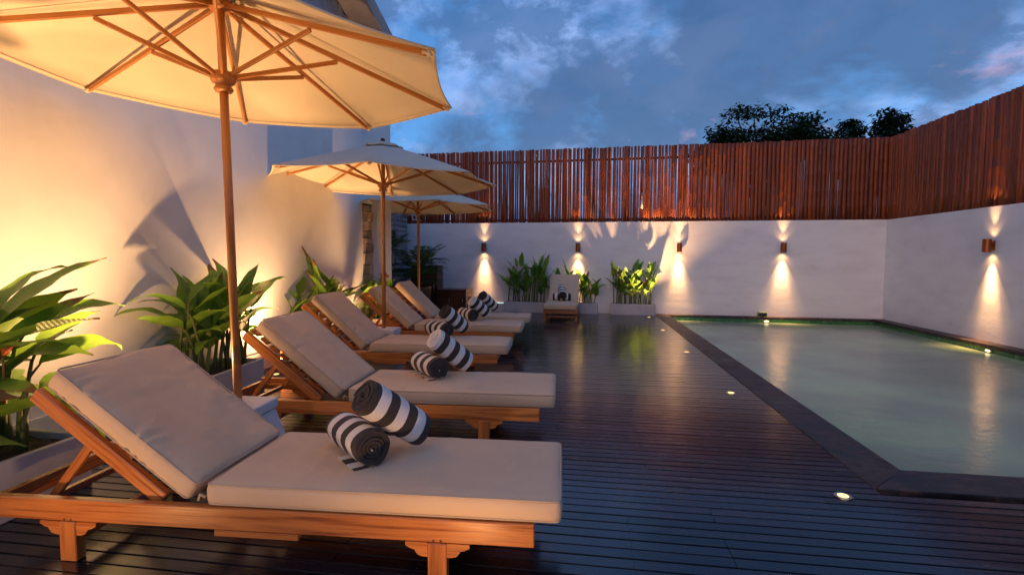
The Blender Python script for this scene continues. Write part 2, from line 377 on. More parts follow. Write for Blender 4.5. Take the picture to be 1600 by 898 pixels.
def bm_lathe(bm, prof, n=24, c=(0, 0, 0)):
    rings = []
    for r, z in prof:
        rings.append([bm.verts.new((c[0] + r * math.cos(2 * PI * k / n), c[1] + r * math.sin(2 * PI * k / n), c[2] + z)) for k in range(n)])
    for i in range(len(rings) - 1):
        for k in range(n):
            bm.faces.new((rings[i][k], rings[i][(k + 1) % n], rings[i + 1][(k + 1) % n], rings[i + 1][k]))
    bm.faces.new(rings[0][::-1]); bm.faces.new(rings[-1])
def lathe(name, prof, mat, parent=None, n=24, c=(0, 0, 0), smooth=True, mw=None):
    bm = bmesh.new(); bm_lathe(bm, prof, n, c)
    return put(name, mesh_of(bm, name, mat, smooth), parent, mw)
def thing(name, label, cat, loc=(0, 0, 0), rz=0, group=None):
    o = bpy.data.objects.new(name, None); col.objects.link(o); o.empty_display_size = .1
    o.location = loc; o.rotation_euler = (0, 0, rz)
    o['label'] = label; o['category'] = cat
    if group: o['group'] = group
    return o
def tag(o, label, cat, group=None):
    o['label'] = label; o['category'] = cat
    if group: o['group'] = group
    return o
def struct(o): o['kind'] = 'structure'; return o
def copy_tree(o, parent=None):
    c = o.copy(); col.objects.link(c); c.parent = parent
    if parent is not None: c.matrix_basis = o.matrix_basis.copy()
    for ch in o.children: copy_tree(ch, c)
    return c

# ------------------------------------------------------------------ layout numbers
XL, XR = -3.45, 5.82                 # left building wall, right wall
def px0(y): return 1.79 - .0105 * (y - 3.17)
def wall_y(x): return 11.12 + (5.8 - x) * .045
WALL_ANG = math.atan(-.045)
PX0, PX1 = 1.79, 5.62              # pool water edges
PY0 = 3.17
CW = .27                           # coping width
WL = -.10                          # water level

# ------------------------------------------------------------------ ground, pool, deck
bm = bmesh.new()
def quad(bm, x0, y0, x1, y1, z):
    bm.faces.new([bm.verts.new(p) for p in ((x0, y0, z), (x1, y0, z), (x1, y1, z), (x0, y1, z))])
G = 320
quad(bm, -G, -G, G, -2.0, -.05); quad(bm, -G, 12.3, G, G, -.05); quad(bm, -G, -2.0, -5.2, 12.3, -.05); quad(bm, 6.4, -2.0, G, 12.3, -.05)
struct(put('ground', mesh_of(bm, 'ground', 'ground')))
bm = bmesh.new()
quad(bm, -5.2, -2.0, 6.4, 2.96, -.06); bm.faces.new([bm.verts.new(p) for p in ((-5.2, 2.96, -.06), (PX0 - .02, 2.96, -.06), (px0(12.3) - .02, 12.3, -.06), (-5.2, 12.3, -.06))]); quad(bm, PX1 + .01, 2.96, 6.4, 12.3, -.06); quad(bm, px0(12.3) - .019, 11.15, PX1 + .009, 12.3, -.061)
struct(put('deck_base', mesh_of(bm, 'deck_base', 'black')))

# pool shell
PYB = wall_y(3.7) - .17            # far inner edge of the pool (middle)
def pyb(x): return wall_y(x) - .17
bm = bmesh.new()
def poly(bm, pts): bm.faces.new([bm.verts.new(p) for p in pts])
D = -1.3
PXB = px0(11.1)
c00, c10, c11, c01 = (PX0, PY0), (PX1, PY0), (PX1, pyb(PX1)), (PXB, pyb(PXB))
poly(bm, [(*c00, D), (*c10, D), (*c11, D), (*c01, D)])
poly(bm, [(*c00, D), (*c01, D), (*c01, -.04), (*c00, -.04)]); poly(bm, [(*c10, D), (*c00, D), (*c00, -.04), (*c10, -.04)])
pf = struct(put('pool_floor', mesh_of(bm, 'pool_floor', 'pool_floor')))
# submerged bench along the near and left side (the darker step seen through the water)
# green tile walls at the far and right side: rows of tiles
tile_bm = bmesh.new(); bm_box(tile_bm, (0, 0, 0), (.118, .012, .058), .002); tile_me = mesh_of(tile_bm, 'tile', 'pool_tile')
pw = struct(put('pool_wall', mesh_of((lambda b: (poly(b, [(*c11, D), (*c01, D), (*c01, -.04), (*c11, -.04)][::-1]), poly(b, [(*c10, D), (*c11, D), (*c11, -.04), (*c10, -.04)]), b)[-1])(bmesh.new()), 'pool_wall', 'pool_tile')))
nt_ = 0
for k in range(int((PX1 - PX0) / .12)):
    x = PX0 + .06 + k * .12
    put('tile', tile_me, pw, Matrix.Translation((x, pyb(x) - .004, -.071)) @ Matrix.Rotation(WALL_ANG, 4, 'Z'))
for k in range(int((pyb(PX1) - PY0) / .12)):
    y = PY0 + .06 + k * .12
    put('tile', tile_me, pw, Matrix.Translation((PX1 - .004, y, -.071)) @ Matrix.Rotation(R(90), 4, 'Z'))
bm = bmesh.new(); poly(bm, [(PX0 + .001, PY0 + .001, WL), (PX1 - .012, PY0 + .001, WL), (PX1 - .012, pyb(PX1) - .012, WL), (PXB + .001, pyb(PXB) - .012, WL)])
w = struct(put('water', mesh_of(bm, 'water', 'water')))

# coping: dark stone slabs (each a part)
cop = struct(thing('coping', '', '')); del cop['label']; del cop['category']
def prism(name, pts, z0, z1, mat, parent, bevel=.004):
    bm = bmesh.new()
    a = [bm.verts.new((*p, z0)) for p in pts]; b = [bm.verts.new((*p, z1)) for p in pts]
    n = len(pts)
    bm.faces.new(a[::-1]); bm.faces.new(b)
    for i in range(n): bm.faces.new((a[i], a[(i + 1) % n], b[(i + 1) % n], b[i]))
    if bevel: bmesh.ops.bevel(bm, geom=[e for e in bm.edges], offset=bevel, segments=1, affect='EDGES')
    bmesh.ops.recalc_face_normals(bm, faces=bm.faces)
    return put(name, mesh_of(bm, name, mat), parent)
ys = [PY0 - CW, 4.25, 5.45, 6.65, 7.85, 9.05, 10.25, pyb(PX0)]
for i in range(len(ys) - 1):
    z = .004 + random.uniform(-.001, .001)
    ya, yb = ys[i], ys[i + 1] - .002
    if i == 0: prism('slab', [(PX0 - CW, ya), (PX0, PY0), (PX0 + .012, PY0), (px0(yb) + .012, yb), (px0(yb) - CW, yb)], -.045, z, 'coping', cop)
    else: prism('slab', [(px0(ya) - CW, ya), (px0(ya) + .012, ya), (px0(yb) + .012, yb), (px0(yb) - CW, yb)], -.045, z, 'coping', cop)
xs = [PX0 - CW, 2.95, 4.1, 5.2, XR - .01]
for i in range(4):
    z = .004 + random.uniform(-.001, .001)
    if i == 0: prism('slab', [(PX0 - CW + .003, ys[0]), (xs[1] - .002, ys[0]), (xs[1] - .002, PY0 + .012), (PX0 + .015, PY0 + .012), (PX0 + .003, PY0)], -.045, z, 'coping', cop)
    else: prism('slab', [(xs[i], ys[0]), (xs[i + 1] - .002, ys[0]), (xs[i + 1] - .002, PY0 + .012), (xs[i], PY0 + .012)], -.045, z, 'coping', cop)
for i in range(4):   # far side
    x0 = PXB - CW + i * 1.06; x1 = min(x0 + 1.048, PX1)
    if i == 3: x1 = PX1 - .03
    prism('slab', [(x0, pyb(x0) - .002 + .002), (x1, pyb(x1)), (x1, wall_y(x1) - .002), (x0, wall_y(x0) - .002)], -.04, .010, 'coping', cop)
yy = [PY0 + .014, 4.6, 6.0, 7.4, 8.8, 10.2, wall_y(XR) - .01]
for i in range(6):   # right side
    prism('slab', [(PX1 - .028, yy[i]), (XR - .005, yy[i]), (XR - .005, yy[i + 1] - .002), (PX1 - .028, yy[i + 1] - .002)], -.04, .012, 'coping', cop)

# deck boards
deck = struct(thing('deck', '', '')); del deck['label']; del deck['category']
PITCH = .0703
unit = bmesh.new(); bm_box(unit, (0, 0, 0), (1, PITCH - .0054, .024), .0); 
# rounded long edges: small chamfer only on the edges running along x
bmesh.ops.bevel(unit, geom=[e for e in unit.edges if abs((e.verts[0].co - e.verts[1].co).x) > .5], offset=.0028, segments=2, affect='EDGES')
board_me = mesh_of(unit, 'board', 'deck')
nb = 0; y = -.93; rows = []
while y < 11.6:
    rows.append(y); y += PITCH
for i, y in enumerate(rows):
    left = XL + .012 if y < 8.7 else -4.13
    if y + PITCH / 2 < PY0 - CW: right = XR - .006
    else: right = px0(y - PITCH / 2) - CW - .005
    top_lim = right
    x0, x1 = left, right
    if y > wall_y(x1) - PITCH * .5: continue
    cuts = []
    if 1.5 < y < 6.2:
        step = random.choice([-.8, -.2, .35, .95]) if right < 2 else random.choice([-1.0, -.4, .6, 1.2])
        cuts = [step]
        if right > 2 and random.random() < .6: cuts.append(step + random.choice([2.2, 2.8]))
    elif y >= 6.2 and i % 3 == 0: cuts = [random.choice([-1.2, -.4, .3])]
    e = [x0] + cuts + [x1]
    for a, b in zip(e[:-1], e[1:]):
        o = put('board', board_me, deck)
        o.location = ((a + b) / 2, y, -.012 + random.uniform(-.0010, .0010)); o.scale = (b - a - .003, 1, 1)
        o.rotation_euler = (R(random.uniform(-.45, .45)), 0, 0)
        nb += 1
bm = bmesh.new()
for y in rows:
    if not (1.7 < y < 4.2): continue
    for xj in (-1.45, -.65, .2, .95, 1.45, 2.1, 2.9):
        if y > PY0 - CW and xj > 1.3: continue
        for dy in (-.017, .017): bm_lathe(bm, [(.0032, .0), (.0032, .0012), (.001, .0013)], 6, (xj + random.uniform(-.004, .004), y + dy, -.0004))
sx_ = put('screw', mesh_of(bm, 'screw', 'black'), deck); sx_['kind'] = 'stuff'
print('boards', nb)

# ------------------------------------------------------------------ back and right garden walls
def garden_wall(name, label, p0, p1, h, t, side):
    """side +1: thickness goes to the left of p0->p1"""
    a = Vector((*p0, 0)); b = Vector((*p1, 0)); d = (b - a).normalized(); nrm = Vector((-d.y, d.x, 0)) * side
    o = prism(name, [tuple(v.xy) for v in ((a, b, b + nrm * t, a + nrm * t))], -.045, h, 'wall_rough', None, 0)
    tag(o, label, 'wall'); return o
WH = 1.98
bwall = garden_wall('garden_wall', 'long white garden wall at the far end of the pool, carrying four copper lamps', (-4.20, wall_y(-4.20)), (XR + .2, wall_y(XR + .2)), WH, .18, 1)
rwall = garden_wall('garden_wall', 'white garden wall along the right side of the pool', (XR, -1.6), (XR, wall_y(XR) - .003), WH - .004, .18, -1)

# ------------------------------------------------------------------ bamboo fences
def pole_mesh(r, h, seed):
    rnd = random.Random(seed); bm = bmesh.new()
    pts = []; rad = []; z = 0; pts.append((0, 0, 0)); rad.append(r)
    z = rnd.uniform(.05, .3)
    while z < h - .03:
        for dz, f in ((-.006, 1.0), (0, 1.035), (.006, .99)):
            pts.append((rnd.uniform(-.0008, .0008), 0, z + dz)); rad.append(r * f)
        z += rnd.uniform(.26, .40)
    pts.append((0, 0, h)); rad.append(r * .98)
    bm_tube(bm, pts, rad, 8)
    return mesh_of(bm, 'bamboo_pole', 'bamboo', True)
FH = 1.60
thin = [pole_mesh(random.uniform(.021, .027), FH + random.uniform(-.010, .008), i) for i in range(6)]
thick = [pole_mesh(random.uniform(.036, .042), FH + random.uniform(-.012, .012), 20 + i) for i in range(6)]
fence = thing('bamboo_fence', 'red brown bamboo fence on top of the far pool wall, gappy at its left', 'fence', (0, 0, WH))
x = -4.28; npole = 0
while x < XR + .13:
    gappy = x < 2.2
    if gappy:
        me = random.choice(thin); wdt = .0475
        o = put('bamboo_pole', me, fence)
        o.location = (x, wall_y(x) + .05 + random.uniform(-.006, .006), .004)
        o.rotation_euler = (R(random.uniform(-.5, .5)), R(random.uniform(-.75, .75)), random.uniform(0, 6.28))
        x += wdt + (random.choice([-.007, -.005, -.003, -.001, .001, .0075]) if x < 1.2 else random.choice([-.005, -.003, -.001, .003]))
    else:
        me = random.choice(thick)
        o = put('bamboo_pole', me, fence)
        o.location = (x, wall_y(x) + .055 + random.uniform(-.004, .004), .004)
        o.rotation_euler = (R(random.uniform(-.3, .3)), R(random.uniform(-.22, .22)), random.uniform(0, 6.28))
        x += random.uniform(.075, .082)
    npole += 1
for z in (.06, 1.36):
    beam('rail', (-4.3, wall_y(-4.3) + .115, z), (XR + .1, wall_y(XR + .1) + .125, z), .035, .045, 'bamboo_rail', fence)
print('back poles', npole)
fence2 = thing('bamboo_fence', 'tight red brown bamboo fence on the white wall right of the pool', 'fence', (XR, 0, WH - .004))
y = -1.5; k = 0
while y < wall_y(XR) + .02:
    o = put('bamboo_pole', random.choice(thick if random.random() < .75 else thin), fence2)
    st = .076 if o.data in thick else .050
    o.location = (.055 + random.uniform(-.004, .004), y, .004 + random.uniform(-.002, .002))
    o.rotation_euler = (R(random.uniform(-.3, .3)), R(random.uniform(-.3, .3)), random.uniform(0, 6.28))
    y += random.uniform(st - .003, st + .002); k += 1
for z in (.22, .85, 1.42):
    beam('rail', (.125, -1.5, z), (.125, wall_y(XR) - .05, z), .035, .045, 'bamboo_rail', fence2)
print('right poles', k)
# made-up white tube standing in for bright sky through a fence gap
wt = thing('sky_gap_stand_in', 'small white tube standing in for a bright sky gap in the bamboo fence above the planters', 'tube', (1.13, wall_y(1.13) - .01, WH))
tube('tube_body', [(0, 0, .27), (0, 0, .46)], .022, 'white_paint', wt, 10); tube('tube_neck', [(0, 0, .461), (0, 0, .62)], .016, 'slat_grey', wt, 10)

# ------------------------------------------------------------------ left building
bld = thing('building', 'tall white plastered building with grey ribbed cladding under its sloping roof', 'building', (0, 0, 0))
YE = 8.7
def z_roof(y): return 4.38 + (8.0 - y) * .31 + .05
prism('wall', [(XL, -2.0), (XL, 7.53), (XL - 3.0, 7.53), (XL - 3.0, -2.0)], -.045, 3.72, 'plaster', bld, 0)
prism('wall', [(XL, 7.90), (XL, YE), (XL - 3.0, YE), (XL - 3.0, 7.90)], -.045, 3.72, 'plaster', bld, 0)
prism('wall', [(XL, 7.533), (XL, 7.897), (XL - 3.0, 7.897), (XL - 3.0, 7.533)], 2.05, 3.72, 'plaster', bld, 0)
prism('wall', [(XL - .06, 7.533), (XL - .06, 7.897), (XL - 3.0, 7.897), (XL - 3.0, 7.533)], -.045, 2.049, 'mortar', bld, 0)
prism('plinth', [(XL + .001, -2.0), (XL + .022, -2.0), (XL + .022, 7.45), (XL + .001, 7.45)], .0, .19, 'plaster', bld, .002)
# stone strip
z = 0.005
while z < 2.0:
    hh = random.choice([.09, .12, .15, .18]); hh = min(hh, 2.045 - z)
    cuts = [7.536, 7.536 + random.choice([.12, .18, .24, .359]), 7.895]
    cuts = sorted(set(min(c, 7.895) for c in cuts))
    for a, b in zip(cuts[:-1], cuts[1:]):
        if b - a < .02: continue
        dp = random.uniform(.058, .085)
        obox('stone', (XL - .06 + dp / 2, (a + b) / 2, z + hh / 2), (dp, b - a - .008, hh - .008), 'stone', bld, .006)
    z += hh
# ribbed cladding above the plaster
bm = bmesh.new(); yc = -2.0; prev = None; k = 0
zb = 3.722
sec = [(.0, 0), (.11, 0), (.125, .028), (.155, .028), (.17, 0)]
pts = []
while yc < YE:
    for a, dx in sec:
        if yc + a <= YE: pts.append((XL - .03 + dx, yc + a))
    yc += .2
vb = [bm.verts.new((px, py, zb)) for px, py in pts]; vt = [bm.verts.new((px, py, z_roof(py) - .05 if py > 3 else z_roof(3) - (3 - py) * .4)) for px, py in pts]
for i in range(len(pts) - 1): bm.faces.new((vb[i], vb[i + 1], vt[i + 1], vt[i]))
put('cladding', mesh_of(bm, 'cladding', 'cladding'), bld)
prism('flashing', [(XL - .05, -2.0), (XL + .012, -2.0), (XL + .012, YE), (XL - .05, YE)], 3.700, 3.735, 'cladding', bld, 0)
# end wall of the cladding and roof
bm = bmesh.new(); poly(bm, [(XL - .03, YE, zb), (XL - 3.0, YE, zb), (XL - 3.0, YE, z_roof(YE) - .05), (XL - .03, YE, z_roof(YE) - .05)]); put('cladding', mesh_of(bm, 'cladding', 'cladding'), bld)
def roof_slope(y0, y1):
    bm = bmesh.new()
    def zz(y): return z_roof(y) if y >= 3 else z_roof(3) - (3 - y) * .4
    for zt, zb_, mt in ((.10, .0, 'roof'),):
        vs = []
        for x in (XL + .42, XL - 3.2):
            for y in (y0, y1):
                for dz in (zb_, zt): vs.append(bm.verts.new((x, y, zz(y) + dz)))
        f = [(0, 1, 3, 2), (4, 6, 7, 5), (0, 4, 5, 1), (2, 3, 7, 6), (0, 2, 6, 4), (1, 5, 7, 3)]
        for q in f: bm.faces.new([vs[i] for i in q])
    return mesh_of(bm, 'roof', 'roof')
rf = put('roof', roof_slope(3, 8.95), bld); put('roof', roof_slope(-2.2, 2.99), bld)
def zz(y): return z_roof(y)
beam('barge_board', (XL + .44, 3.0, zz(3) - .05), (XL + .44, 8.97, zz(8.97) - .05), .03, .22, 'soffit', bld)
beam('soffit', (XL + .20, 3.0, zz(3) - .03), (XL + .20, 8.93, zz(8.93) - .03), .44, .02, 'soffit', bld)
# slatted side wall and post beyond the building corner
sw = thing('slat_wall', 'grey wall of horizontal slats in the far left corner behind the palm', 'wall', (-4.16, 0, 0))
prism('backing', [(-.14, 8.72), (-.05, 8.72), (-.05, 11.62), (-.14, 11.62)], -.04, 2.22, 'slat_grey', sw, 0)
for k in range(20):
    obox('slat', (-.03, 10.13, .08 + k * .11), (.035, 2.80, .085), 'slat_grey', sw, .004)
# outdoor shower
sh = thing('outdoor_shower', 'chrome outdoor shower pipe with a flat head in the far left corner', 'shower', (-4.02, 10.35, 0))
tube('riser_pipe', [(0, 0, .9), (0, 0, 2.0), (.04, 0, 2.06), (.10, 0, 2.08), (.42, 0, 2.08), (.46, 0, 2.06), (.47, 0, 2.0)], .014, 'steel', sh, 10)
lathe('shower_head', [(.015, .03), (.09, .012), (.10, 0), (.02, -.004)], 'steel', sh, 20, (.47, 0, 1.97))
tube('valve', [(0, -.07, 1.0), (0, .07, 1.0)], .02, 'steel', sh, 10)

# ------------------------------------------------------------------ lamps
def spot(name, loc, direction, energy, size, blend=1.0, rad=.03, parent=None, color=LAMP):
    ld = bpy.data.lights.new(name, 'SPOT'); ld.energy = energy; ld.spot_size = R(size); ld.spot_blend = blend
    ld.shadow_soft_size = rad; ld.color = color
    o = bpy.data.objects.new(name, ld); col.objects.link(o)
    if parent: o.parent = parent
    o.matrix_local = Matrix.Translation(loc) @ Vector(direction).to_track_quat('-Z', 'Y').to_matrix().to_4x4()
    return o
def deck_light(x, y, e, label, group='round lamps set flush in the deck', size=150, lean=(0, 0, 1), wash=0):
    t = thing('deck_light', label, 'deck light', (x, y, .001), 0, group)
    lathe('trim_ring', [(.031, .001), (.040, .001), (.042, .004), (.036, .0065), (.0315, .005)], 'steel', t, 28)
    lathe('lens', [(.0305, .0008), (.0305, .004), (.02, .0065), (.004, .007)], 'lens', t, 24)
    spot('lamp_light', (0, 0, .02), lean, e, size, 1.0, .03, t)
    if wash: spot('lamp_light', (0, 0, .02), (-.14, 0, 1), wash, 85, 1.0, .03, t)
    return t
for y, e, l in ((-1.2, 14, 'deck lamp behind the camera, nearest the open end of the deck'),
             (.76, 16, 'deck lamp beside the foot of the nearest lounger, just out of frame'),
             (2.78, 9, 'nearest and largest glowing deck lamp, by the near corner of the pool coping'),
             (4.80, 9, 'second glowing deck lamp from the camera, beside the pool coping'),
             (6.80, 9, 'middle one of the five glowing deck lamps along the pool coping'),
             (8.80, 9, 'fourth glowing deck lamp from the camera, next to the coping'),
             (10.66, 190, 'farthest deck lamp, right in front of the right hand planter at the far wall')):
    deck_light(1.335 - .0085 * y, y, e * (5.0 if y < 2 else 3.4), l, size=145 if y < 10 else 102)
for y, e, l in ((.85, 50, 'deck lamp by the left wall, nearest the camera'),
             (2.80, 50, 'deck lamp by the left wall between the two nearest planters'),
             (4.80, 46, 'deck lamp by the left wall seen behind the second lounger'),
             (6.85, 40, 'deck lamp by the left wall between the third and fourth planters'),
             (8.90, 11, 'deck lamp just past the building corner, under the farthest umbrella')):
    deck_light({.85: -2.72, 2.80: -2.80, 4.80: -3.16, 6.85: -3.1, 8.90: -2.55}[y], y, e * 2.4, l, 'uplights set in the deck along the left wall', 140, wash=e * {.85: 4.4, 2.80: 5.2, 4.80: 4.6, 6.85: 5.5, 8.90: 0}[y])

for x, y, e, l in ((-.42, 1.12, 30, 'deck lamp in front of the foot half of the nearest lounger, below the frame'),
                   (-1.95, .98, 34, 'deck lamp in front of the head half of the nearest lounger, below the frame')):
    deck_light(x, y, e, l, 'lamps in the deck in front of the nearest lounger', size=150, lean=(0, .75, 1))

def sconce(x, y, z, nrm_ang, label):
    """nrm_ang: rotation so that local -y points out of the wall"""
    t = thing('wall_lamp', label, 'wall lamp', (x, y, z), nrm_ang, 'copper cylinder lamps on the pool walls')
    box('wall_plate', (0, -.006, 0), (.07, .012, .14), 'copper', t, .002)
    box('arm', (0, -.022, 0), (.03, .03, .05), 'copper', t)
    bm = bmesh.new(); n = 24
    ro, ri, h = .052, .045, .095
    prof = [(ri, h - .03), (ri, h), (ro, h), (ro, -h), (ri, -h), (ri, -h + .03)]
    rings = [[bm.verts.new((r * math.cos(2 * PI * k / n), -.088 + r * math.sin(2 * PI * k / n), zz_)) for k in range(n)] for r, zz_ in prof]
    for i in range(len(rings) - 1):
        for k in range(n): bm.faces.new((rings[i][k], rings[i + 1][k], rings[i + 1][(k + 1) % n], rings[i][(k + 1) % n]))
    put('lamp_body', mesh_of(bm, 'lamp_body', 'copper', False), t)
    lathe('lens', [(.030, h - .032), (.030, h - .024), (.01, h - .022)], 'sconce_lens', t, 20, (0, -.088, 0))
    lathe('lens', [(.01, -h + .022), (.030, -h + .024), (.030, -h + .032)], 'sconce_lens', t, 20, (0, -.088, 0))
    spot('lamp_light', (0, -.088, h - .015), (0, .03, 1), 48, 42, 1.0, .010, t)
    spot('lamp_light', (0, -.088, h - .012), (0, .25, 1), 2.6, 100, 1.0, .012, t)
    spot('lamp_light', (0, -.088, -h + .015), (0, .0, -1), 120, 54, 1.0, .012, t)
    spot('lamp_light', (0, -.088, -h + .012), (0, .25, -1), 3.0, 100, 1.0, .012, t)
    spot('lamp_light', (0, -.088, -h + .013), (0, .035, -1), 230, 34, 1.0, .012, t)
    spot('lamp_light', (0, -.088, -h + .010), (0, .0, -1), 1.0, 140, 1, .02, t)
for px, l in ((-2.33, 'copper wall lamp left of the planters on the far wall'),
           (-.21, 'copper wall lamp above the plants behind the single lounger'),
           (1.91, 'copper wall lamp just right of the plant shadows, at the left end of the pool'),
           (3.94, 'copper wall lamp above the far end of the pool, rightmost on the far wall')):
    sconce(px, wall_y(px), 1.43, WALL_ANG, l)
sconce(XR, 8.39, 1.41, R(-90), 'copper wall lamp on the right wall above the pool')
sconce(XR, 6.30, 1.42, R(-90), 'copper wall lamp on the right wall, the one nearer the camera')

# pool lamps and skimmer
def pool_lamp(x, y, rz, label):
    t = thing('pool_lamp', label, 'pool lamp', (x, y, -.072), rz, 'small lamps at the waterline')
    m = Matrix.Rotation(R(90), 4, 'X')
    m = m @ Matrix.Diagonal((1.25, .42, 1, 1))
    lathe('trim_ring', [(.045, 0), (.05, .01), (.04, .016)], 'steel', t, 20, mw=m)
    lathe('lens', [(.038, .0165), (.036, .021), (.005, .024)], 'pool_lens', t, 20, mw=m)
pool_lamp(PX1 - .014, 8.05, R(-90), 'small round lamp at the waterline of the right pool side')
pool_lamp(3.62, pyb(3.62) - .014, WALL_ANG, 'small round lamp at the waterline under the green box')
sk = thing('skimmer_box', 'small green vent box at the foot of the far wall', 'vent box', (3.58, wall_y(3.58) - .045, .012), WALL_ANG)
box('box_body', (0, 0, .045), (.17, .08, .085), 'pool_tile', sk, .004); box('lid', (0, -.043, .045), (.13, .006, .055), 'black', sk, .001)
ls = thing('light_strip', 'thin cool lit strip low on the far wall beside the left planter', 'light strip', (-2.02, wall_y(-2.02) - .012, .17), WALL_ANG)
box('housing', (0, 0, 0), (.34, .02, .03), 'white_paint', ls, .003); box('diffuser', (0, -.0115, 0), (.32, .003, .012), 'led', ls)

# ------------------------------------------------------------------ sun loungers
def cushion_mesh(Lx, Wy, T, seed, wr=.006, nx=44, ny=16, nz=6, r=.026, side_wr=0.0):
    """rounded, softly puffed cushion: x 0..Lx, y centred, z 0..T"""
    bm = bmesh.new(); hx, hy, hz = Lx / 2, Wy / 2, T / 2
    def P(u, v, w_):
        p = Vector((u * hx, v * hy, w_ * hz))
        q = Vector((max(-hx + r, min(hx - r, p.x)), max(-hy + r, min(hy - r, p.y)), max(-hz + r, min(hz - r, p.z))))
        d = p - q
        if d.length > 1e-6:
            m = max(abs(d.x), abs(d.y), abs(d.z)); p = q + d.normalized() * m
        ex = (1 - (abs(u)) ** 8) * (1 - abs(v) ** 5)
        if w_ > 0: p.z += .010 * ex * w_
        nn = mnoise.noise(Vector((p.x * 5 + seed * 7.1, p.y * 6, p.z * 3)))
        n2 = mnoise.noise(Vector((p.x * 17 + seed * 3, p.y * 9, 2)))
        p.z += (wr * nn + wr * .35 * n2) * (1 if w_ > 0 else .2)
        p.x += wr * .4 * nn * (1 if abs(u) > .98 else 0)
        if side_wr:
            e = max(0, abs(v) - .62) / .38
            p.z += side_wr * e * (1 - e * .6) * math.sin(p.x * 120 + 9 * mnoise.noise(Vector((p.x * 8, seed, v)))) * (.4 + mnoise.noise(Vector((p.x * 6, seed * 2.3, 5))))
        return p + Vector((hx, 0, hz))
    cache = {}
    def V(i, j, k):
        key = (i, j, k)
        if key not in cache: cache[key] = bm.verts.new(P(2 * i / nx - 1, 2 * j / ny - 1, 2 * k / nz - 1))
        return cache[key]
    for i in range(nx):
        for j in range(ny):
            bm.faces.new((V(i, j, nz), V(i + 1, j, nz), V(i + 1, j + 1, nz), V(i, j + 1, nz)))
            bm.faces.new((V(i, j, 0), V(i, j + 1, 0), V(i + 1, j + 1, 0), V(i + 1, j, 0)))
    for i in range(nx):
        for k in range(nz):
            bm.faces.new((V(i, 0, k), V(i + 1, 0, k), V(i + 1, 0, k + 1), V(i, 0, k + 1)))
            bm.faces.new((V(i, ny, k), V(i, ny, k + 1), V(i + 1, ny, k + 1), V(i + 1, ny, k)))
    for j in range(ny):
        for k in range(nz):
            bm.faces.new((V(0, j, k), V(0, j, k + 1), V(0, j + 1, k + 1), V(0, j + 1, k)))
            bm.faces.new((V(nx, j, k), V(nx, j + 1, k), V(nx, j + 1, k + 1), V(nx, j, k + 1)))
    me = mesh_of(bm, 'cushion', 'cushion', True); return me
def piping_bm(Lx, Wy, z, r=.0042, ins=.0062):
    bm = bmesh.new(); hx0, hx1, hy = ins, Lx - ins, Wy / 2 - ins; c = .022
    pts = []
    for (cx, cy, a0) in ((hx1 - c, hy - c, 0), (hx0 + c, hy - c, 90), (hx0 + c, -hy + c, 180), (hx1 - c, -hy + c, 270)):
        for s in range(5):
            a = R(a0 + s * 22.5); pts.append((cx + c * math.cos(a), cy + c * math.sin(a), z))
    pts.append(pts[0]); bm_tube(bm, pts, r, 6, False); return bm
RT, RH_ = .250, .088     # rail top height, rail height
WD = .62                 # frame width
def corbel_mesh():
    prof = [(0, 0), (.085, 0), (.085, -.014), (.066, -.024), (.050, -.028), (.046, -.036), (.036, -.048), (.016, -.054), (0, -.054)]
    bm = bmesh.new()
    a = [bm.verts.new((x, -.018, z)) for x, z in prof]; b = [bm.verts.new((x, .018, z)) for x, z in prof]
    bm.faces.new(a[::-1]); bm.faces.new(b)
    for i in range(len(prof)): bm.faces.new((a[i], a[(i + 1) % len(prof)], b[(i + 1) % len(prof)], b[i]))
    bmesh.ops.recalc_face_normals(bm, faces=bm.faces)
    return mesh_of(bm, 'corbel', 'teak')
CORBEL = corbel_mesh()
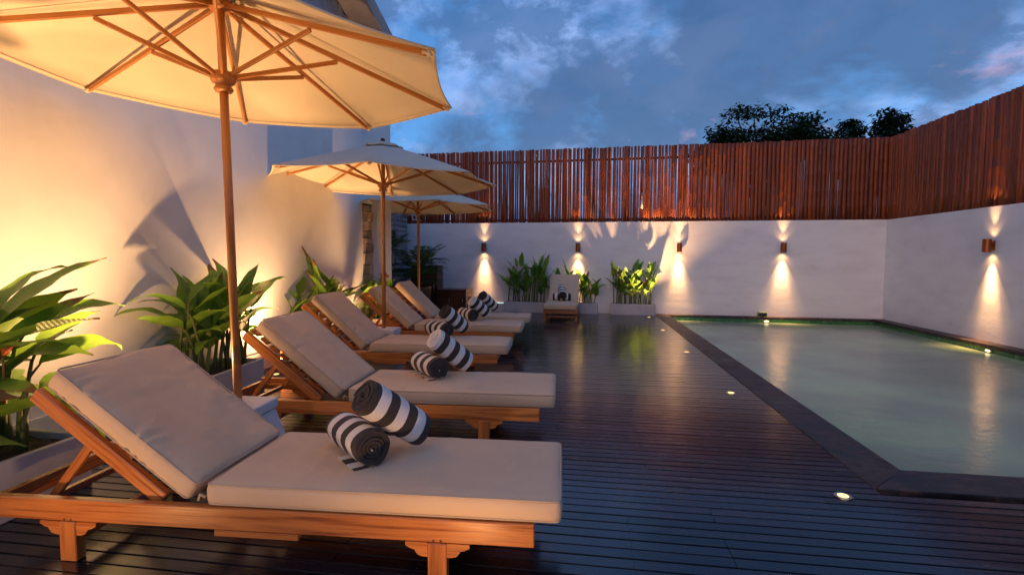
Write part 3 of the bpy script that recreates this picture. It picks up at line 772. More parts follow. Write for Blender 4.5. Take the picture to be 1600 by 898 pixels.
def make_lounger(label, ang, rail_len=2.25, seat_len=1.38, seed=1, group='teak sun loungers with beige cushions'):
    """local frame: +x is the foot end; rail from x=-rail_len to 0; y centred; z=0 ground"""
    t = thing('sun_lounger', label, 'sun lounger', (0, 0, 0), 0, group)
    hy = WD / 2 - .0175
    xf = -.36 if rail_len > 2 else -.25; xb = -1.86 if rail_len > 2 else -rail_len + .25
    for s in (-1, 1):
        beam('side_rail', (-rail_len, s * hy, RT - RH_ / 2), (0, s * hy, RT - RH_ / 2), .035, RH_, 'teak', t, .004)
        for x in (xf, xb):
            l = obox('leg', (x, s * (hy + .0), (RT - RH_) / 2 - .0005), (.072, .046, RT - RH_ - .001), 'teak_v', t, .004)
            for q in (-1, 1):
                m = Matrix.Translation((x + q * .0365, s * hy, RT - RH_ - .001)) @ (Matrix.Rotation(PI, 4, 'Z') if q < 0 else Matrix.Identity(4))
                put('corbel', CORBEL, t, m)
            for q in (-.014, .014):
                if s < 0: tube('dowel', [(x + q, s * (hy + .0172), RT - RH_ + .008), (x + q, s * (hy + .0187), RT - RH_ + .008)], .0045, 'screw', t, 8)
    for x in (-.03, -rail_len + .03): beam('end_rail', (x, -hy + .018, RT - RH_ / 2 - .006), (x, hy - .018, RT - RH_ / 2 - .006), .03, RH_ - .02, 'teak', t, .003)
    for x in (xf, xb): beam('stretcher', (x, -hy + .024, .085), (x, hy - .024, .085), .028, .045, 'teak', t, .003)
    hinge = -seat_len + .08
    # seat slats
    n = int((-.04 - hinge) / .085)
    for k in range(n):
        x = -.075 - k * .085
        beam('slat', (x, -hy + .019, RT - .012), (x, hy - .019, RT - .012), .062, .018, 'teak', t, .002)
    for s in (-1, 1):   # inner ledgers behind the seat, carrying the prop
        beam('ledger', (-rail_len + .05, s * (hy - .032), RT - .055), (hinge, s * (hy - .032), RT - .055), .025, .035, 'teak', t, .002)
    # tray below the seat
    beam('tray_runner', (hinge + .06, -hy - .003, RT - RH_ - .013), (hinge + .40, -hy - .003, RT - RH_ - .013), .03, .024, 'teak', t, .002)
    # back rest frame
    ca, sa = math.cos(ang), math.sin(ang); BL = .69
    hx, hz = hinge - .19, RT - .012
    def bp(u, v, w_=0): return (hx - ca * u - sa * w_ * 1, v, hz + sa * u - ca * w_ * -1 * -1)
    up = Vector((sa, 0, ca))
    for s in (-1, 1):
        y = s * (hy - .045)
        p0 = Vector((hx, y, hz + .004)); p1 = p0 + Vector((-ca, 0, sa)) * BL
        beam('back_rail', p0, p1, .034, .062, 'teak', t, .005, up=up)
    for k in range(8):
        u = .05 + k * .086
        c = Vector((hx, 0, hz + .004)) + Vector((-ca, 0, sa)) * u + up * .042
        beam('back_slat', c + Vector((0, -hy + .064, 0)), c + Vector((0, hy - .064, 0)), .06, .018, 'teak', t, .002, up=up)
    # prop frame
    pj = Vector((hx, 0, hz)) + Vector((-ca, 0, sa)) * .40 - up * .03
    pf_ = Vector((pj.x - .20, 0, RT - .045))
    for s in (-1, 1):
        o = Vector((0, s * (hy - .082), 0)); beam('prop_arm', pj + o, pf_ + o, .022, .034, 'teak', t, .003, up=(1, 0, .3))
    beam('prop_bar', pf_ + Vector((0, -hy + .10, 0)), pf_ + Vector((0, hy - .10, 0)), .028, .028, 'teak', t, .003)
    # cushions
    me = cushion_mesh(seat_len, .61, .088, seed, nx=60, ny=24)
    c = put('seat_cushion', me, t, Matrix.Translation((-seat_len + .10, 0, RT + .002)))
    put('piping', mesh_of(piping_bm(seat_len, .61, .0815), 'piping', 'piping', True), c)
    put('piping', mesh_of(piping_bm(seat_len, .61, .0075), 'piping', 'piping', True), c)
    me = cushion_mesh(.74, .61, .088, seed + 5, nx=60, ny=30, side_wr=.016, wr=.014)
    base = Vector((hinge - .055, 0, RT + .012))
    m = Matrix(((-ca, 0, sa, base.x), (0, -1, 0, 0), (sa, 0, ca, base.z), (0, 0, 0, 1)))
    c = put('back_cushion', me, t, m)
    put('piping', mesh_of(piping_bm(.74, .61, .0815), 'piping', 'piping', True), c)
    put('piping', mesh_of(piping_bm(.74, .61, .0075), 'piping', 'piping', True), c)
    tube('tie', [(-seat_len + .095, -.29, RT + .03), (-seat_len + .08, -.30, RT + .045), (-seat_len + .07, -.295, RT + .02)], .006, 'cushion', t, 6)
    return t
# (label, foot x, y of the frame centre at the foot, rz, back angle)
LG = [
 ('nearest teak lounger with beige cushions, filling the lower left', -.195, 2.105, 2.9, 37),
 ('second nearest teak lounger, behind the first umbrella base', -.31, 3.53, 2.9, 39.5),
 ('third teak lounger from the camera, in front of the middle umbrella pole', -.89, 5.25, 3.2, 43),
 ('fourth teak lounger from the camera, just behind the middle umbrella pole', -.94, 6.73, 3.0, 42),
 ('farthest teak lounger of the row, beside the far umbrella pole', -.95, 7.68, 3.0, 44)]
loungers = []
for i, (lab, x, y, rz, a) in enumerate(LG):
    t = make_lounger(lab, R(a), seed=i + 1, seat_len=1.38 if i < 2 else 1.41)
    t.location = (x, y, 0); t.rotation_euler = (0, 0, R(rz)); loungers.append(t)
t = make_lounger('single teak lounger facing the camera in front of the far planters', R(46), 1.62, 1.04, 9)
t.location = (-.50, 9.50, 0); t.rotation_euler = (0, 0, R(-90 - 1)); lone = t

# ------------------------------------------------------------------ rolled towels
def roll_mesh(Lr=.36, Rr=.087, turns=5.0, seed=0, mat='towel'):
    rnd = random.Random(seed); bm = bmesh.new(); n = int(26 * turns); pitch = (Rr - .008) / turns; th = pitch * .76
    outer = []; inner = []
    xsn = 7
    for i in range(n + 1):
        a = 2 * PI * i / 26 + PI * 1.5 + .2; rc = Rr - pitch * i / 26
        wob = 1 + .03 * math.sin(3 * a + seed) + .02 * math.sin(5 * a + 2 * seed)
        sh = -.010 * (1 - i / n) + rnd.uniform(-.0015, .0015) + .004 * math.sin(a * 1.3 + seed)
        lo, li = [], []
        for k in range(xsn):
            u = k / (xsn - 1); x = (u - .5) * Lr
            x += (sh if k == 0 else (-sh if k == xsn - 1 else 0)) * (-1)
            rr = rc * wob - (.006 if k in (0, xsn - 1) and i < 26 else 0)
            lo.append(bm.verts.new((x, rr * math.cos(a), rr * math.sin(a) * .97)))
            ri = max(.002, rr - th)
            li.append(bm.verts.new((x, ri * math.cos(a), ri * math.sin(a) * .97)))
        outer.append(lo); inner.append(li)
    for i in range(n):
        for k in range(xsn - 1):
            bm.faces.new((outer[i][k], outer[i + 1][k], outer[i + 1][k + 1], outer[i][k + 1]))
            bm.faces.new((inner[i][k], inner[i][k + 1], inner[i + 1][k + 1], inner[i + 1][k]))
        bm.faces.new((outer[i][0], inner[i][0], inner[i + 1][0], outer[i + 1][0]))
        bm.faces.new((outer[i][-1], outer[i + 1][-1], inner[i + 1][-1], inner[i][-1]))
    for e in (0, n):
        for k in range(xsn - 1):
            bm.faces.new((outer[e][k], outer[e][k + 1], inner[e][k + 1], inner[e][k]) if e == 0 else (outer[e][k], inner[e][k], inner[e][k + 1], outer[e][k + 1]))
    me = mesh_of(bm, 'rolled_towel', mat, False)
    return me
ROLLS = [roll_mesh(seed=s, turns=[5, 4.4, 5.6][s]) for s in range(3)] + [roll_mesh(seed=7, turns=3.6, Rr=.09, mat='towel_light'), roll_mesh(seed=9, turns=4.2, Lr=.33, mat='towel_light')]
def roll(p0, p1, label, k, group='grey and white striped rolled towels on the loungers', spin=0, tail=False):
    p0 = Vector(p0); p1 = Vector(p1); x = (p1 - p0).normalized(); y = Vector((0, 0, 1)).cross(x).normalized(); z = x.cross(y)
    m = Matrix((x, y, z)).transposed().to_4x4(); m.translation = (p0 + p1) / 2
    o = put('rolled_towel', ROLLS[k], None, m @ Matrix.Rotation(spin, 4, 'X')); tag(o, label, 'towel', group)
    if tail:
        # loose edge of the towel lying beside the roll
        bm = bmesh.new()
        rows_ = [[bm.verts.new((x_, y_, z_ + .002 * math.sin(x_ * 40))) for (y_, z_) in ((-.01, -.0835), (-.03, -.0842), (-.055, -.0842), (-.072, -.0835))] for x_ in [(-.16 + .32 * q / 8) for q in range(9)]]
        for q in range(8):
            for w_ in range(3): bm.faces.new((rows_[q][w_], rows_[q + 1][w_], rows_[q + 1][w_ + 1], rows_[q][w_ + 1]))
        f = put('loose_edge', mesh_of(bm, 'loose_edge', 'towel'), o, Matrix.Rotation(-spin, 4, 'X'))
        sm = f.modifiers.new('thick', 'SOLIDIFY'); sm.thickness = .005
    return o
TZ = RT + .002 + .088 + .008 + .082
names = ['nearest', 'second', 'third', 'fourth', 'fifth']
tw = [(-.868, 1.96), (-1.03, 3.46), (-1.47, 5.28), (-1.50, 6.68), (-1.54, 7.60)]
for i, (ax, ay) in enumerate(tw):
    j = i * .4
    dx, dy = (-.255, .232)
    q = Matrix.Rotation(R([0, -4, 3, -3, 5][i]), 2)
    def o2(v): w_ = q @ Vector(v); return (ax + w_.x, ay + w_.y)
    a = (ax, ay, TZ); b = (*o2((dx, dy)), TZ)
    roll(b, a, 'lying rolled towel under the leaning one on the %s lounger' % names[i], [0, 1, 2, 0, 1][i], tail=(i < 2), spin=j)
    lo = (*o2((.115, .235)), TZ + .006); hi = (*o2((-.045, .045)), TZ + .195)
    roll(hi, lo, 'upper rolled towel leaning on the other on the %s lounger' % names[i], [1, 3, 2, 4, 0][i], spin=1.2 + j)
# lone lounger
roll((-.66, 10.22, TZ), (-.34, 10.20, TZ), 'rolled towel lying crosswise on the single lounger at the far wall', 1)
roll((-.52, 10.36, TZ + .16), (-.48, 10.08, TZ + .035), 'rolled towel resting on top of the crosswise one on the single lounger', 2)

# ------------------------------------------------------------------ umbrellas
def make_umbrella(label, x, y, zb, zr, zt, Rr, rot, tilt=0.0, rock=0.0, shx=0.0):
    t = thing('umbrella', label, 'umbrella', (x, y, 0), 0, 'cream canvas umbrellas with wooden poles')
    tube('pole', [(0, 0, .30), (0, 0, zt + .035)], .0235, 'pole_wood', t, 20)
    # top hub, runner
    lathe('top_hub', [(.03, -.035), (.055, -.03), (.062, -.005), (.055, .02), (.03, .03)], 'pole_wood', t, 20, (0, 0, zt - .045))
    zrun = zt - .45
    lathe('runner_hub', [(.026, -.085), (.045, -.082), (.052, -.068), (.042, -.05), (.036, -.042), (.058, -.034), (.068, -.015), (.066, .012), (.055, .026), (.03, .03)], 'pole_wood', t, 24, (0, 0, zrun))
    lathe('finial', [(.012, 0), (.022, .008), (.028, .02), (.022, .034), (.008, .04)], 'screw', t, 16, (0, 0, zt + .052))
    ribL = math.hypot(Rr - .06, zt - zr)
    for k in range(8):
        a = rot + k * PI / 4
        d = Vector((math.cos(a), math.sin(a), 0))
        p0 = d * .045 + Vector((0, 0, zt - .055)); p1 = d * (Rr - .05) + Vector((shx, 0, zr - .012 - rock * d.x * Rr))
        # a rib bows up slightly: two bars share the bow
        mid = (p0 + p1) / 2 + Vector((0, 0, .018))
        nrm = Vector((0, 0, 1))
        r_ = beam('rib', p0, p1, .020, .030, 'rib_wood', t, .004)
        sp0 = d * .050 + Vector((0, 0, zrun + .005)); f = .46; sp1 = p0.lerp(p1, f) + Vector((0, 0, -.022))
        side = Vector((-d.y, d.x, 0)) * .0
        beam('strut', sp0, sp1, .017, .026, 'rib_wood', t, .004)
        # tip pocket
        pk_ = beam('tip_pocket', p1 - (p1 - p0).normalized() * .02, p1 + (p1 - p0).normalized() * .028, .034, .016, 'canvas', t, .004)
    # canopy: eight panels with a slight catenary between the ribs, a sheet with thickness
    def canopy(r0, r1, zfun, sag, name, nr=8, nt__=8, hem=0.0, u0=0.0, dz=0.0, par=None):
        bm = bmesh.new(); grid = []
        for i in range(nr + 1):
            u = u0 + (1 - u0) * i / nr; row = []
            for s in range(8 * nt__):
                k, f = divmod(s, nt__); f /= nt__
                a0 = rot + k * PI / 4; a1 = a0 + PI / 4; r = r0 + (r1 - r0) * u
                p = Vector((math.cos(a0), math.sin(a0), 0)) * r * (1 - f) + Vector((math.cos(a1), math.sin(a1), 0)) * r * f
                bow = 4 * f * (1 - f)
                sc_ = 1 - .022 * bow * u * u
                zc_ = dz + zfun(u) - sag * bow * math.sin(u * PI * .5) * .55
                row.append(bm.verts.new((p.x * sc_ + shx * u * (r1 > .5), p.y * sc_, zc_ - rock * p.x)))
            grid.append(row)
        m = len(grid[0])
        for i in range(nr):
            for s in range(m): bm.faces.new((grid[i][s], grid[i + 1][s], grid[i + 1][(s + 1) % m], grid[i][(s + 1) % m]))
        if hem:
            low = [bm.verts.new((v.co.x * .998, v.co.y * .998, v.co.z - hem)) for v in grid[-1]]
            for s in range(m): bm.faces.new((grid[-1][s], low[s], low[(s + 1) % m], grid[-1][(s + 1) % m]))
        bmesh.ops.recalc_face_normals(bm, faces=bm.faces)
        o = put(name, mesh_of(bm, name, 'canvas', True), par or t)
        md = o.modifiers.new('cloth_thickness', 'SOLIDIFY'); md.thickness = .003
        return o
    c = canopy(.09, Rr, lambda u: zt - (zt - zr) * (u ** 1.04) * 1.0 + .004, .03, 'canopy', hem=.010)
    canopy(.09, Rr, lambda u: zt - (zt - zr) * (u ** 1.04) + .004, .03, 'hem', nr=1, u0=.972, dz=-.0045, par=c)
    canopy(.03, .235, lambda u: zt + .052 - .055 * u, .012, 'vent', nr=4, nt__=6, hem=.02)
    T = Matrix.Rotation(tilt, 4, 'Y')
    for ch in t.children: ch.matrix_basis = T @ ch.matrix_basis
    return t
def umb_base(t, h, rz=0):
    m = Matrix.Rotation(rz, 4, 'Z')
    bm = bmesh.new()
    b0 = [bm.verts.new((sx * .21, sy * .17, .0745)) for sx, sy in ((-1, -1), (1, -1), (1, 1), (-1, 1))]
    b1 = [bm.verts.new((sx * .16, sy * .115, h - .062)) for sx, sy in ((-1, -1), (1, -1), (1, 1), (-1, 1))]
    bm.faces.new(b0[::-1]); bm.faces.new(b1)
    for i in range(4): bm.faces.new((b0[i], b0[(i + 1) % 4], b1[(i + 1) % 4], b1[i]))
    bmesh.ops.bevel(bm, geom=list(bm.edges), offset=.006, segments=2, affect='EDGES')
    b = put('base', mesh_of(bm, 'base', 'white_stone'), t, m)
    box('foot_slab', (0, 0, .038), (.50, .42, .072), 'white_stone', b, .008)
    box('cap', (0, 0, h - .030), (.345, .25, .062), 'white_stone', b, .007)
UM = [('nearest cream umbrella, its lit canopy filling the top left', -2.04, 2.73, .355, 2.265, 2.69, 1.31, 33, R(-1.1), .055, .06),
      ('middle cream umbrella standing between the third and fourth loungers', -2.43, 5.86, .355, 2.10, 2.52, 1.36, 17, R(.3), 0, 0),
      ('farthest cream umbrella, partly hidden behind the middle one', -2.90, 8.55, .355, 2.06, 2.46, 1.34, 31, 0, 0, 0)]
for i, (lab, x, y, zb, zr, zt, rr, rot, tl, rock, sh_) in enumerate(UM):
    u = make_umbrella(lab, x, y, zb, zr, zt, rr, R(rot), tl, rock, sh_)
    umb_base(u, zb, R([3, 1, 2][i]))

# ------------------------------------------------------------------ planters and plants
def planter(name_label, x0, y0, x1, y1, h, rz=0):
    cx, cy = (x0 + x1) / 2, (y0 + y1) / 2; sx, sy = x1 - x0, y1 - y0
    t = thing('planter', name_label, 'planter', (cx, cy, 0), rz, 'rectangular concrete planters')
    bm = bmesh.new(); th = .03
    o = [(-sx / 2, -sy / 2), (sx / 2, -sy / 2), (sx / 2, sy / 2), (-sx / 2, sy / 2)]
    i_ = [(-sx / 2 + th, -sy / 2 + th), (sx / 2 - th, -sy / 2 + th), (sx / 2 - th, sy / 2 - th), (-sx / 2 + th, sy / 2 - th)]
    ob = [bm.verts.new((*p, .001)) for p in o]; ot = [bm.verts.new((*p, h)) for p in o]
    it = [bm.verts.new((*p, h)) for p in i_]; ib = [bm.verts.new((*p, h - .08)) for p in i_]
    bm.faces.new(ob[::-1]); bm.faces.new(ib)
    for k in range(4):
        q = (k + 1) % 4
        bm.faces.new((ob[k], ob[q], ot[q], ot[k])); bm.faces.new((ot[k], ot[q], it[q], it[k])); bm.faces.new((it[k], it[q], ib[q], ib[k]))
    bmesh.ops.bevel(bm, geom=[e for e in bm.edges if e.calc_length() > .02], offset=.004, segments=1, affect='EDGES')
    bmesh.ops.recalc_face_normals(bm, faces=bm.faces)
    put('box_body', mesh_of(bm, 'box_body', 'concrete'), t)
    # lumpy soil
    bm = bmesh.new(); nx, ny = max(4, int(sx / .05)), max(4, int(sy / .05)); g = {}
    for a in range(nx + 1):
        for b in range(ny + 1):
            g[a, b] = bm.verts.new((-sx / 2 + th + .001 + (sx - 2 * th - .002) * a / nx, -sy / 2 + th + .001 + (sy - 2 * th - .002) * b / ny, h - .035 + random.uniform(-.012, .012)))
    for a in range(nx):
        for b in range(ny): bm.faces.new((g[a, b], g[a + 1, b], g[a + 1, b + 1], g[a, b + 1]))
    put('soil', mesh_of(bm, 'soil', 'soil', True), t)
    return t
def leaf_mesh(Ln, Wd, bend, seed, curl=.35):
    rnd = random.Random(seed); bm = bmesh.new(); n = 10; rows_ = []
    ang = 0; p = Vector((0, 0, 0)); pts = []
    for i in range(n + 1):
        u = i / n; pts.append((p.copy(), ang)); ang -= bend / n * (.4 + 1.4 * u); p = p + Vector((math.cos(ang), 0, math.sin(ang))) * (Ln / n)
    ph = rnd.uniform(0, 6)
    for i, (p, ang) in enumerate(pts):
        u = i / n
        w_ = Wd * .5 * (math.sin(PI * min(1, u * 1.02) ** .72) ** .85 if 0 < u < 1 else 0) + .0008
        row = []
        for v in (-1, -.5, 0, .5, 1):
            up_ = abs(v) * w_ * curl + .004 * math.sin(u * 17 + ph + v * 2) * abs(v)
            nz = Vector((-math.sin(ang), 0, math.cos(ang)))
            row.append(bm.verts.new(p + Vector((0, v * w_, 0)) + nz * (up_)))
        rows_.append(row)
    for i in range(n):
        for k in range(4): bm.faces.new((rows_[i][k], rows_[i + 1][k], rows_[i + 1][k + 1], rows_[i][k + 1]))
    return mesh_of(bm, 'leaf', 'leaf', True)
LEAVES = [leaf_mesh(l, w_, b, s, c) for s, (l, w_, b, c) in enumerate([(.42, .125, .5, .18), (.36, .115, .9, .22), (.46, .125, .25, .3), (.30, .10, .6, .15), (.38, .11, 1.3, .15), (.33, .115, .1, .35)])]
STEMS = {}
def stem_me(l, lean, seed, r):
    key = (round(l, 1), seed % 4, r)
    if key not in STEMS:
        pts = [(0, 0, -.03)] + [(lean * (u ** 1.6), 0, u * key[0]) for u in (.25, .5, .75, 1)]
        bm = bmesh.new(); bm_tube(bm, pts, [r, r * .95, r * .8, r * .6, r * .4], 6); STEMS[key] = (mesh_of(bm, 'stem', 'stem', True), Vector(pts[-1]), pts)
    return STEMS[key]
def helic(label, cx, cy, z, sx, sy, nst, hmin, hmax, seed, scale=1.0, rz=0, upright=0.0, spread=0, extra=(), group='broad leaved plants growing in the planters', flowers=()):
    rnd = random.Random(seed)
    t = thing('heliconia', label, 'plant', (cx, cy, z), rz, group)
    for i in range(nst):
        bx = (i + .5) / nst * sx - sx / 2 + rnd.uniform(-.03, .03); by = rnd.uniform(-sy / 2, sy / 2)
        if sy > sx:
            by = (i + .5) / nst * sy - sy / 2 + rnd.uniform(-.03, .03); bx = rnd.uniform(-sx / 2, sx / 2)
        az = rnd.uniform(0, 2 * PI); l = rnd.uniform(hmin, hmax)
        me, tip, pts = stem_me(l, .07, rnd.randint(0, 3), .013 * scale)
        m = Matrix.Translation((bx, by, 0)) @ Matrix.Rotation(az, 4, 'Z')
        put('stem', me, t, m)
        nl = rnd.choice([3, 3, 4, 4])
        a0 = rnd.uniform(0, 2 * PI)
        for k in range(nl):
            f = 1 - k * rnd.uniform(.13, .22)
            if f < .3: break
            pz = tip.z * f; px_ = .07 * (f ** 1.6)
            a = a0 + k * (PI * .8) + rnd.uniform(-.5, .5)
            el = R(rnd.uniform(48, 84) - 15 * k * (1 - upright) - spread) if k else R(rnd.uniform(62, 88) - spread)
            s = scale * rnd.uniform(.75, 1.15)
            ml = m @ Matrix.Translation((px_, 0, pz)) @ Matrix.Rotation(a, 4, 'Z') @ Matrix.Rotation(-el, 4, 'Y') @ Matrix.Rotation(rnd.uniform(-.6, .6), 4, 'X') @ Matrix.Diagonal((s, s, s, 1))
            # short petiole is part of the leaf base
            put('leaf', rnd.choice(LEAVES), t, ml)
    for (ex, ey, ez, eaz, eel, es) in extra:
        az_ = R(eaz); d = Vector((math.cos(az_), math.sin(az_), 0))
        tube('stem', [(ex - d.x * .10, ey - d.y * .10, -.02), (ex - d.x * .085, ey - d.y * .085, ez * .5), (ex - d.x * .04, ey - d.y * .04, ez * .85), (ex + d.x * .01, ey + d.y * .01, ez)], [.014, .012, .008, .005], 'stem', t, 6)
        put('leaf', rnd.choice(LEAVES), t, Matrix.Translation((ex, ey, ez)) @ Matrix.Rotation(az_, 4, 'Z') @ Matrix.Rotation(-R(eel), 4, 'Y') @ Matrix.Rotation(rnd.uniform(-.5, .5), 4, 'X') @ Matrix.Diagonal((es, es, es, 1)))
    for (fx, fy, fz, mt) in flowers:
        bm = bmesh.new()
        for q in range(6):
            a = q * .9; d = Vector((math.cos(a) * .8, math.sin(a) * .8, .55 + .1 * q)).normalized()
            b0 = Vector((fx, fy, fz + q * .014)); bm_tube(bm, [b0, b0 + d * .03, b0 + d * .075 + Vector((0, 0, .008))], [.007, .011, .001], 6)
        bm_tube(bm, [(fx, fy, fz - .25), (fx, fy, fz + .08)], .005, 5)
        put('flower', mesh_of(bm, 'flower', mt, True), t)
    return t
PLH = .28
PL = [('pale planter behind the head of the nearest lounger', -3.12, 1.45, -2.61, 2.32, 5),
      ('pale planter behind the nearest umbrella pole', -3.38, 3.55, -2.91, 4.27, 6),
      ('pale planter by the left wall behind the third lounger', -3.42, 5.40, -2.95, 6.15, 7),
      ('pale planter by the left wall behind the fourth lounger', -3.42, 7.25, -2.97, 7.95, 8)]
hl = ['large broad leaved plant with orange flowers at the left edge', 'dense broad leaved plant behind the nearest umbrella pole',
      'broad leaved plant behind the second lounger back', 'small bright plant with an orange flower near the stone strip']
for i, (lab, x0, y0, x1, y1, s) in enumerate(PL):
    planter(lab, x0, y0, x1, y1, PLH, R([0, 5, 0, 0][i]))
    fl = [((.12, -.10, .62, 'flower'), (.18, .1, .5, 'flower')), (), (), ((.05, .15, .62, 'flower'),)][i]
    helic(hl[i], (x0 + x1) / 2 - (.02 if i else 0), (y0 + y1) / 2, PLH - .03, x1 - x0 - .16, y1 - y0 - .12, [13, 15, 13, 12][i],   .28, [.60, .60, .62, .55][i], s, [1.35, 1.2, 1.05, .95][i], spread=[20, 6, 6, 4][i], extra=[((.10, .32, .42, 75, 28, 1.35), (.0, .34, .58, 55, 34, 1.3), (.12, .30, .30, 92, 14, 1.3), (.0, .20, .66, 105, 52, 1.4), (.10, .10, .62, 62, 48, 1.4), (.05, .36, .50, 100, 30, 1.1), (.12, .0, .5, 50, 30, 1.2)), ((.05, -.32, .55, 245, 42, 1.2), (.0, -.30, .40, 262, 20, 1.2), (.08, .30, .60, 70, 30, 1.2), (.05, .33, .42, 60, 22, 1.2)), (), ()][i], flowers=fl)
BP = [('pale planter at the far wall left of the single lounger', -1.82, -.86, 11, 'dark leafy plants in the far planter left of the single lounger', 24, .40, .82),
      ('pale planter at the far wall behind the single lounger', -.79, .22, 12, 'lit leafy plants behind the single lounger', 21, .30, .60),
      ('pale planter at the far wall right of the single lounger, next to the pool', .50, 1.42, 13, 'brightly lit plants with a pink flower in the planter nearest the pool', 24, .38, .76)]
for lab, x0, x1, s, hlab, n, h0, h1 in BP:
    xc = (x0 + x1) / 2; yc = wall_y(xc) - .20
    planter(lab, x0, yc - .15, x1, yc + .15, .235, WALL_ANG)
    helic(hlab, xc, yc, .20, x1 - x0 - .12, .12, n, h0, h1, s, .92, WALL_ANG, .5, flowers=((-.33, -.05, .62, 'flower_pink'),) if s == 13 else ())

# ------------------------------------------------------------------ far left corner: potted palm, cabinets
def frond_mesh(Ln, n, wl, droop, seed):
    rnd = random.Random(seed); bm = bmesh.new(); ang = 0; p = Vector((0, 0, 0)); pts = [p.copy()]; angs = [0]
    for i in range(12):
        ang -= droop / 12 * (.3 + 1.5 * i / 12); p = p + Vector((math.cos(ang), 0, math.sin(ang))) * Ln / 12; pts.append(p.copy()); angs.append(ang)
    bm_tube(bm, pts, [.008 - .0005 * i for i in range(13)], 4)
    for k in range(n):
        u = .18 + .8 * k / n; f = u * 12; i = int(f); q = pts[i].lerp(pts[min(12, i + 1)], f - i)
        for s in (-1, 1):
            l = wl * math.sin(PI * (u * .85 + .1)) * rnd.uniform(.85, 1.1)
            d = Vector((.55, s * .8, -.10 + rnd.uniform(-.15, .1))).normalized(); e = q + d * l + Vector((0, 0, -.05 * l)); m_ = q + d * l * .5
            w_ = Vector((0, 0, 1)).cross(d).normalized() * .011
            a = [bm.verts.new(v) for v in (q, m_ - w_, e, m_ + w_)]; bm.faces.new(a)
    return mesh_of(bm, 'frond', 'palm_leaf', False)
FR = [frond_mesh(.75, 16, .26, .9, 1), frond_mesh(.62, 14, .24, 1.4, 2), frond_mesh(.85, 18, .25, .6, 3)]
pp = thing('potted_palm', 'dark potted palm in the far left corner under the shower', 'palm', (-3.45, 10.15, 0))
lathe('pot', [(.14, 0), (.17, .03), (.24, .3), (.26, .55), (.265, .60), (.24, .60), (.23, .55), (.02, .54)], 'pot', pp, 28)
lathe('soil', [(.225, .545), (.1, .556), (.01, .56)], 'soil', pp, 20)
for k in range(3):
    a = k * 2.1; tube('trunk', [(math.cos(a) * .06, math.sin(a) * .06, .55), (math.cos(a) * .09, math.sin(a) * .09, .8), (math.cos(a) * .10, math.sin(a) * .12, 1.0)], [.03, .025, .02], 'trunk', pp, 8)
rnd = random.Random(4)
for k in range(54):
    a = k * 2.4; el = R(rnd.uniform(0, 80)); z = rnd.uniform(.68, 1.12)
    put('frond', rnd.choice(FR), pp, Matrix.Translation((math.cos(a) * .07, math.sin(a) * .07, z)) @ Matrix.Rotation(a, 4, 'Z') @ Matrix.Rotation(-el, 4, 'Y') @ Matrix.Diagonal((.8, .8, .8, 1)))
p2 = thing('potted_palm', 'taller palm with drooping fronds beside the slatted corner wall', 'palm', (-3.86, 9.65, 0))
lathe('pot', [(.12, 0), (.15, .03), (.2, .35), (.205, .40), (.18, .40), (.02, .36)], 'pot', p2, 24)
tube('trunk', [(0, 0, .3), (.02, 0, .8), (.0, .02, 1.35)], [.035, .03, .025], 'trunk', p2, 8)
for k in range(14):
    a = k * 2.4; el = R(rnd.uniform(0, 65))
    put('frond', rnd.choice(FR), p2, Matrix.Translation((0, .02, 1.33)) @ Matrix.Rotation(a, 4, 'Z') @ Matrix.Rotation(-el, 4, 'Y') @ Matrix.Diagonal((.75, .75, .75, 1)))
# low wooden cabinet
def cabinet(name, label, cat, x, y, sx, sy, h, rz, door):
    t = thing(name, label, cat, (x, y, 0), rz)
    box('top', (0, 0, h - .012), (sx + .02, sy + .02, .024), 'dark_wood', t, .003)
    for s in (-1, 1): box('side_panel', (s * (sx / 2 - .012), 0, (h - .026) / 2 + .002), (.024, sy, h - .03), 'dark_wood', t, .002)
    box('back_panel', (0, sy / 2 - .01, h / 2), (sx - .052, .018, h - .04), 'dark_wood', t)
    box('bottom_panel', (0, 0, .03), (sx - .052, sy - .03, .02), 'dark_wood', t)
    for k in range(door):
        w_ = (sx - .06) / door; cx = -sx / 2 + .03 + w_ * (k + .5)
        d = box('door', (cx, -sy / 2 + .012, h / 2 + .004), (w_ - .006, .02, h - .075), 'dark_wood', t, .003)
        tube('handle', [(cx + w_ * .35, -sy / 2 - .008, h * .45), (cx + w_ * .35, -sy / 2 - .008, h * .6)], .006, 'steel', d, 6)
    return t
cb = cabinet('cabinet', 'low dark wooden cabinet with an open slot in its side, at the far wall', 'cabinet', -2.92, wall_y(-2.9) - .42, .66, .55, .50, WALL_ANG, 2)
for z in (.13, .36): box('side_trim', (.3325, 0, z + .0), (.006, .36, .035), 'teak', cb, .001)
for s in (-1, 1): box('side_trim', (.3325, s * .16, .245), (.0062, .035, .195), 'teak', cb, .001)
box('slot', (.3315, 0, .245), (.004, .28, .19), 'black', cb)
tb = cabinet('cabinet', 'tall narrow wooden cabinet in the far left corner holding white folded towels', 'cabinet', -3.60, wall_y(-3.6) - .32, .60, .42, 1.02, WALL_ANG, 2)
for k, dx in enumerate((-.14, .10)):
    tw_ = thing('folded_towel', ['left folded white towel on the tall cabinet', 'right folded white towel on the tall cabinet'][k], 'towel', (-3.60 + dx, wall_y(-3.6) - .36, 1.0205), .1, 'folded white towels on the cabinet')
    for q in range(2): box('fold', (0, 0, .012 + q * .023), (.18 - q * .006, .24 - q * .01, .021), 'white_towel', tw_, .008, segs=2)

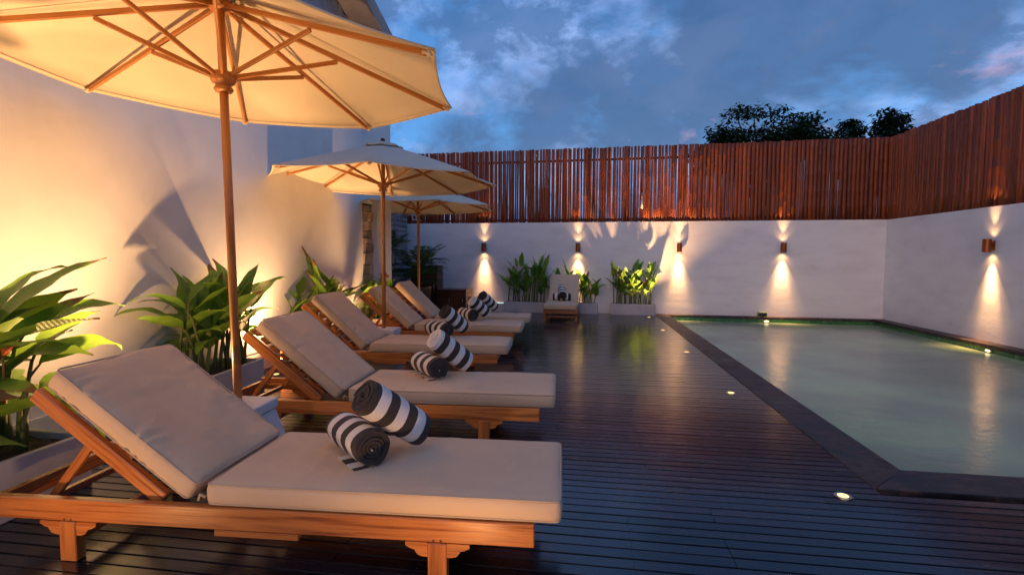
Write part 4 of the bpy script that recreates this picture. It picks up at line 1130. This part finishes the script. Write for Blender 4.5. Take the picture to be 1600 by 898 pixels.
# ------------------------------------------------------------------ trees beyond the fence
def tree(label, x, y, h, cr, seed, base):
    rnd = random.Random(seed); t = thing('tree', label, 'tree', (x, y, 0), 0, 'dark trees beyond the fence')
    bm = bmesh.new(); th = h * .55
    bm_tube(bm, [(0, 0, -.06), (.1, 0, th * .4), (0, .1, th * .75), (.05, 0, th)], [.26, .2, .15, .11], 10)
    tips = []
    for k in range(16):
        a = k * 2.4 + rnd.uniform(-.3, .3); z0 = th * rnd.uniform(.7, 1.0); u = rnd.uniform(.35, 1.0)
        e = Vector((math.cos(a) * cr * u, math.sin(a) * cr * u, base + (h - base) * (1 - u ** 2.2) * rnd.uniform(.75, 1.0)))
        s = Vector((.03, 0, z0)); m_ = s.lerp(e, .5) + Vector((0, 0, .35))
        bm_tube(bm, [s, m_, e], [.07, .045, .015], 6)
        tips += [(e, 1.0), (m_.lerp(e, .5), .8)]
        for q in range(3):
            a2 = a + rnd.uniform(-1.0, 1.0); e2 = m_ + Vector((math.cos(a2) * cr * .42, math.sin(a2) * cr * .42, rnd.uniform(-.1, .7)))
            bm_tube(bm, [m_, m_.lerp(e2, .5) + Vector((0, 0, .08)), e2], [.03, .02, .008], 5); tips.append((e2, .8))
    put('trunk', mesh_of(bm, 'trunk', 'trunk', True), t)
    bm = bmesh.new()
    for c, sz in tips:
        for _ in range(int(210 * sz)):
            gs = lambda q: max(-1.7, min(1.7, rnd.gauss(0, 1))) * q
            o = Vector((gs(.30), gs(.30), gs(.17))) * sz * cr / 2.6
            p = c + o; p.z = min(p.z, h + .1)
            a = rnd.uniform(0, 2 * PI); dn = rnd.uniform(-.9, .15)
            d = Vector((math.cos(a), math.sin(a), dn)).normalized(); w_ = d.cross(Vector((rnd.uniform(-.4, .4), rnd.uniform(-.4, .4), 1))).normalized()
            l = rnd.uniform(.13, .25); ww = l * .22
            q = [p, p + d * l * .5 + w_ * ww, p + d * l, p + d * l * .5 - w_ * ww]
            bm.faces.new([bm.verts.new(v) for v in q])
    put('crown', mesh_of(bm, 'crown', 'tree_leaf'), t)
tree('larger dark leafy tree behind the fence, left of the pair', 6.2, 20.0, 6.85, 2.35, 3, 4.8)
tree('smaller dark leafy tree behind the fence, right of the pair', 10.2, 20.6, 6.6, 1.65, 8, 4.9)
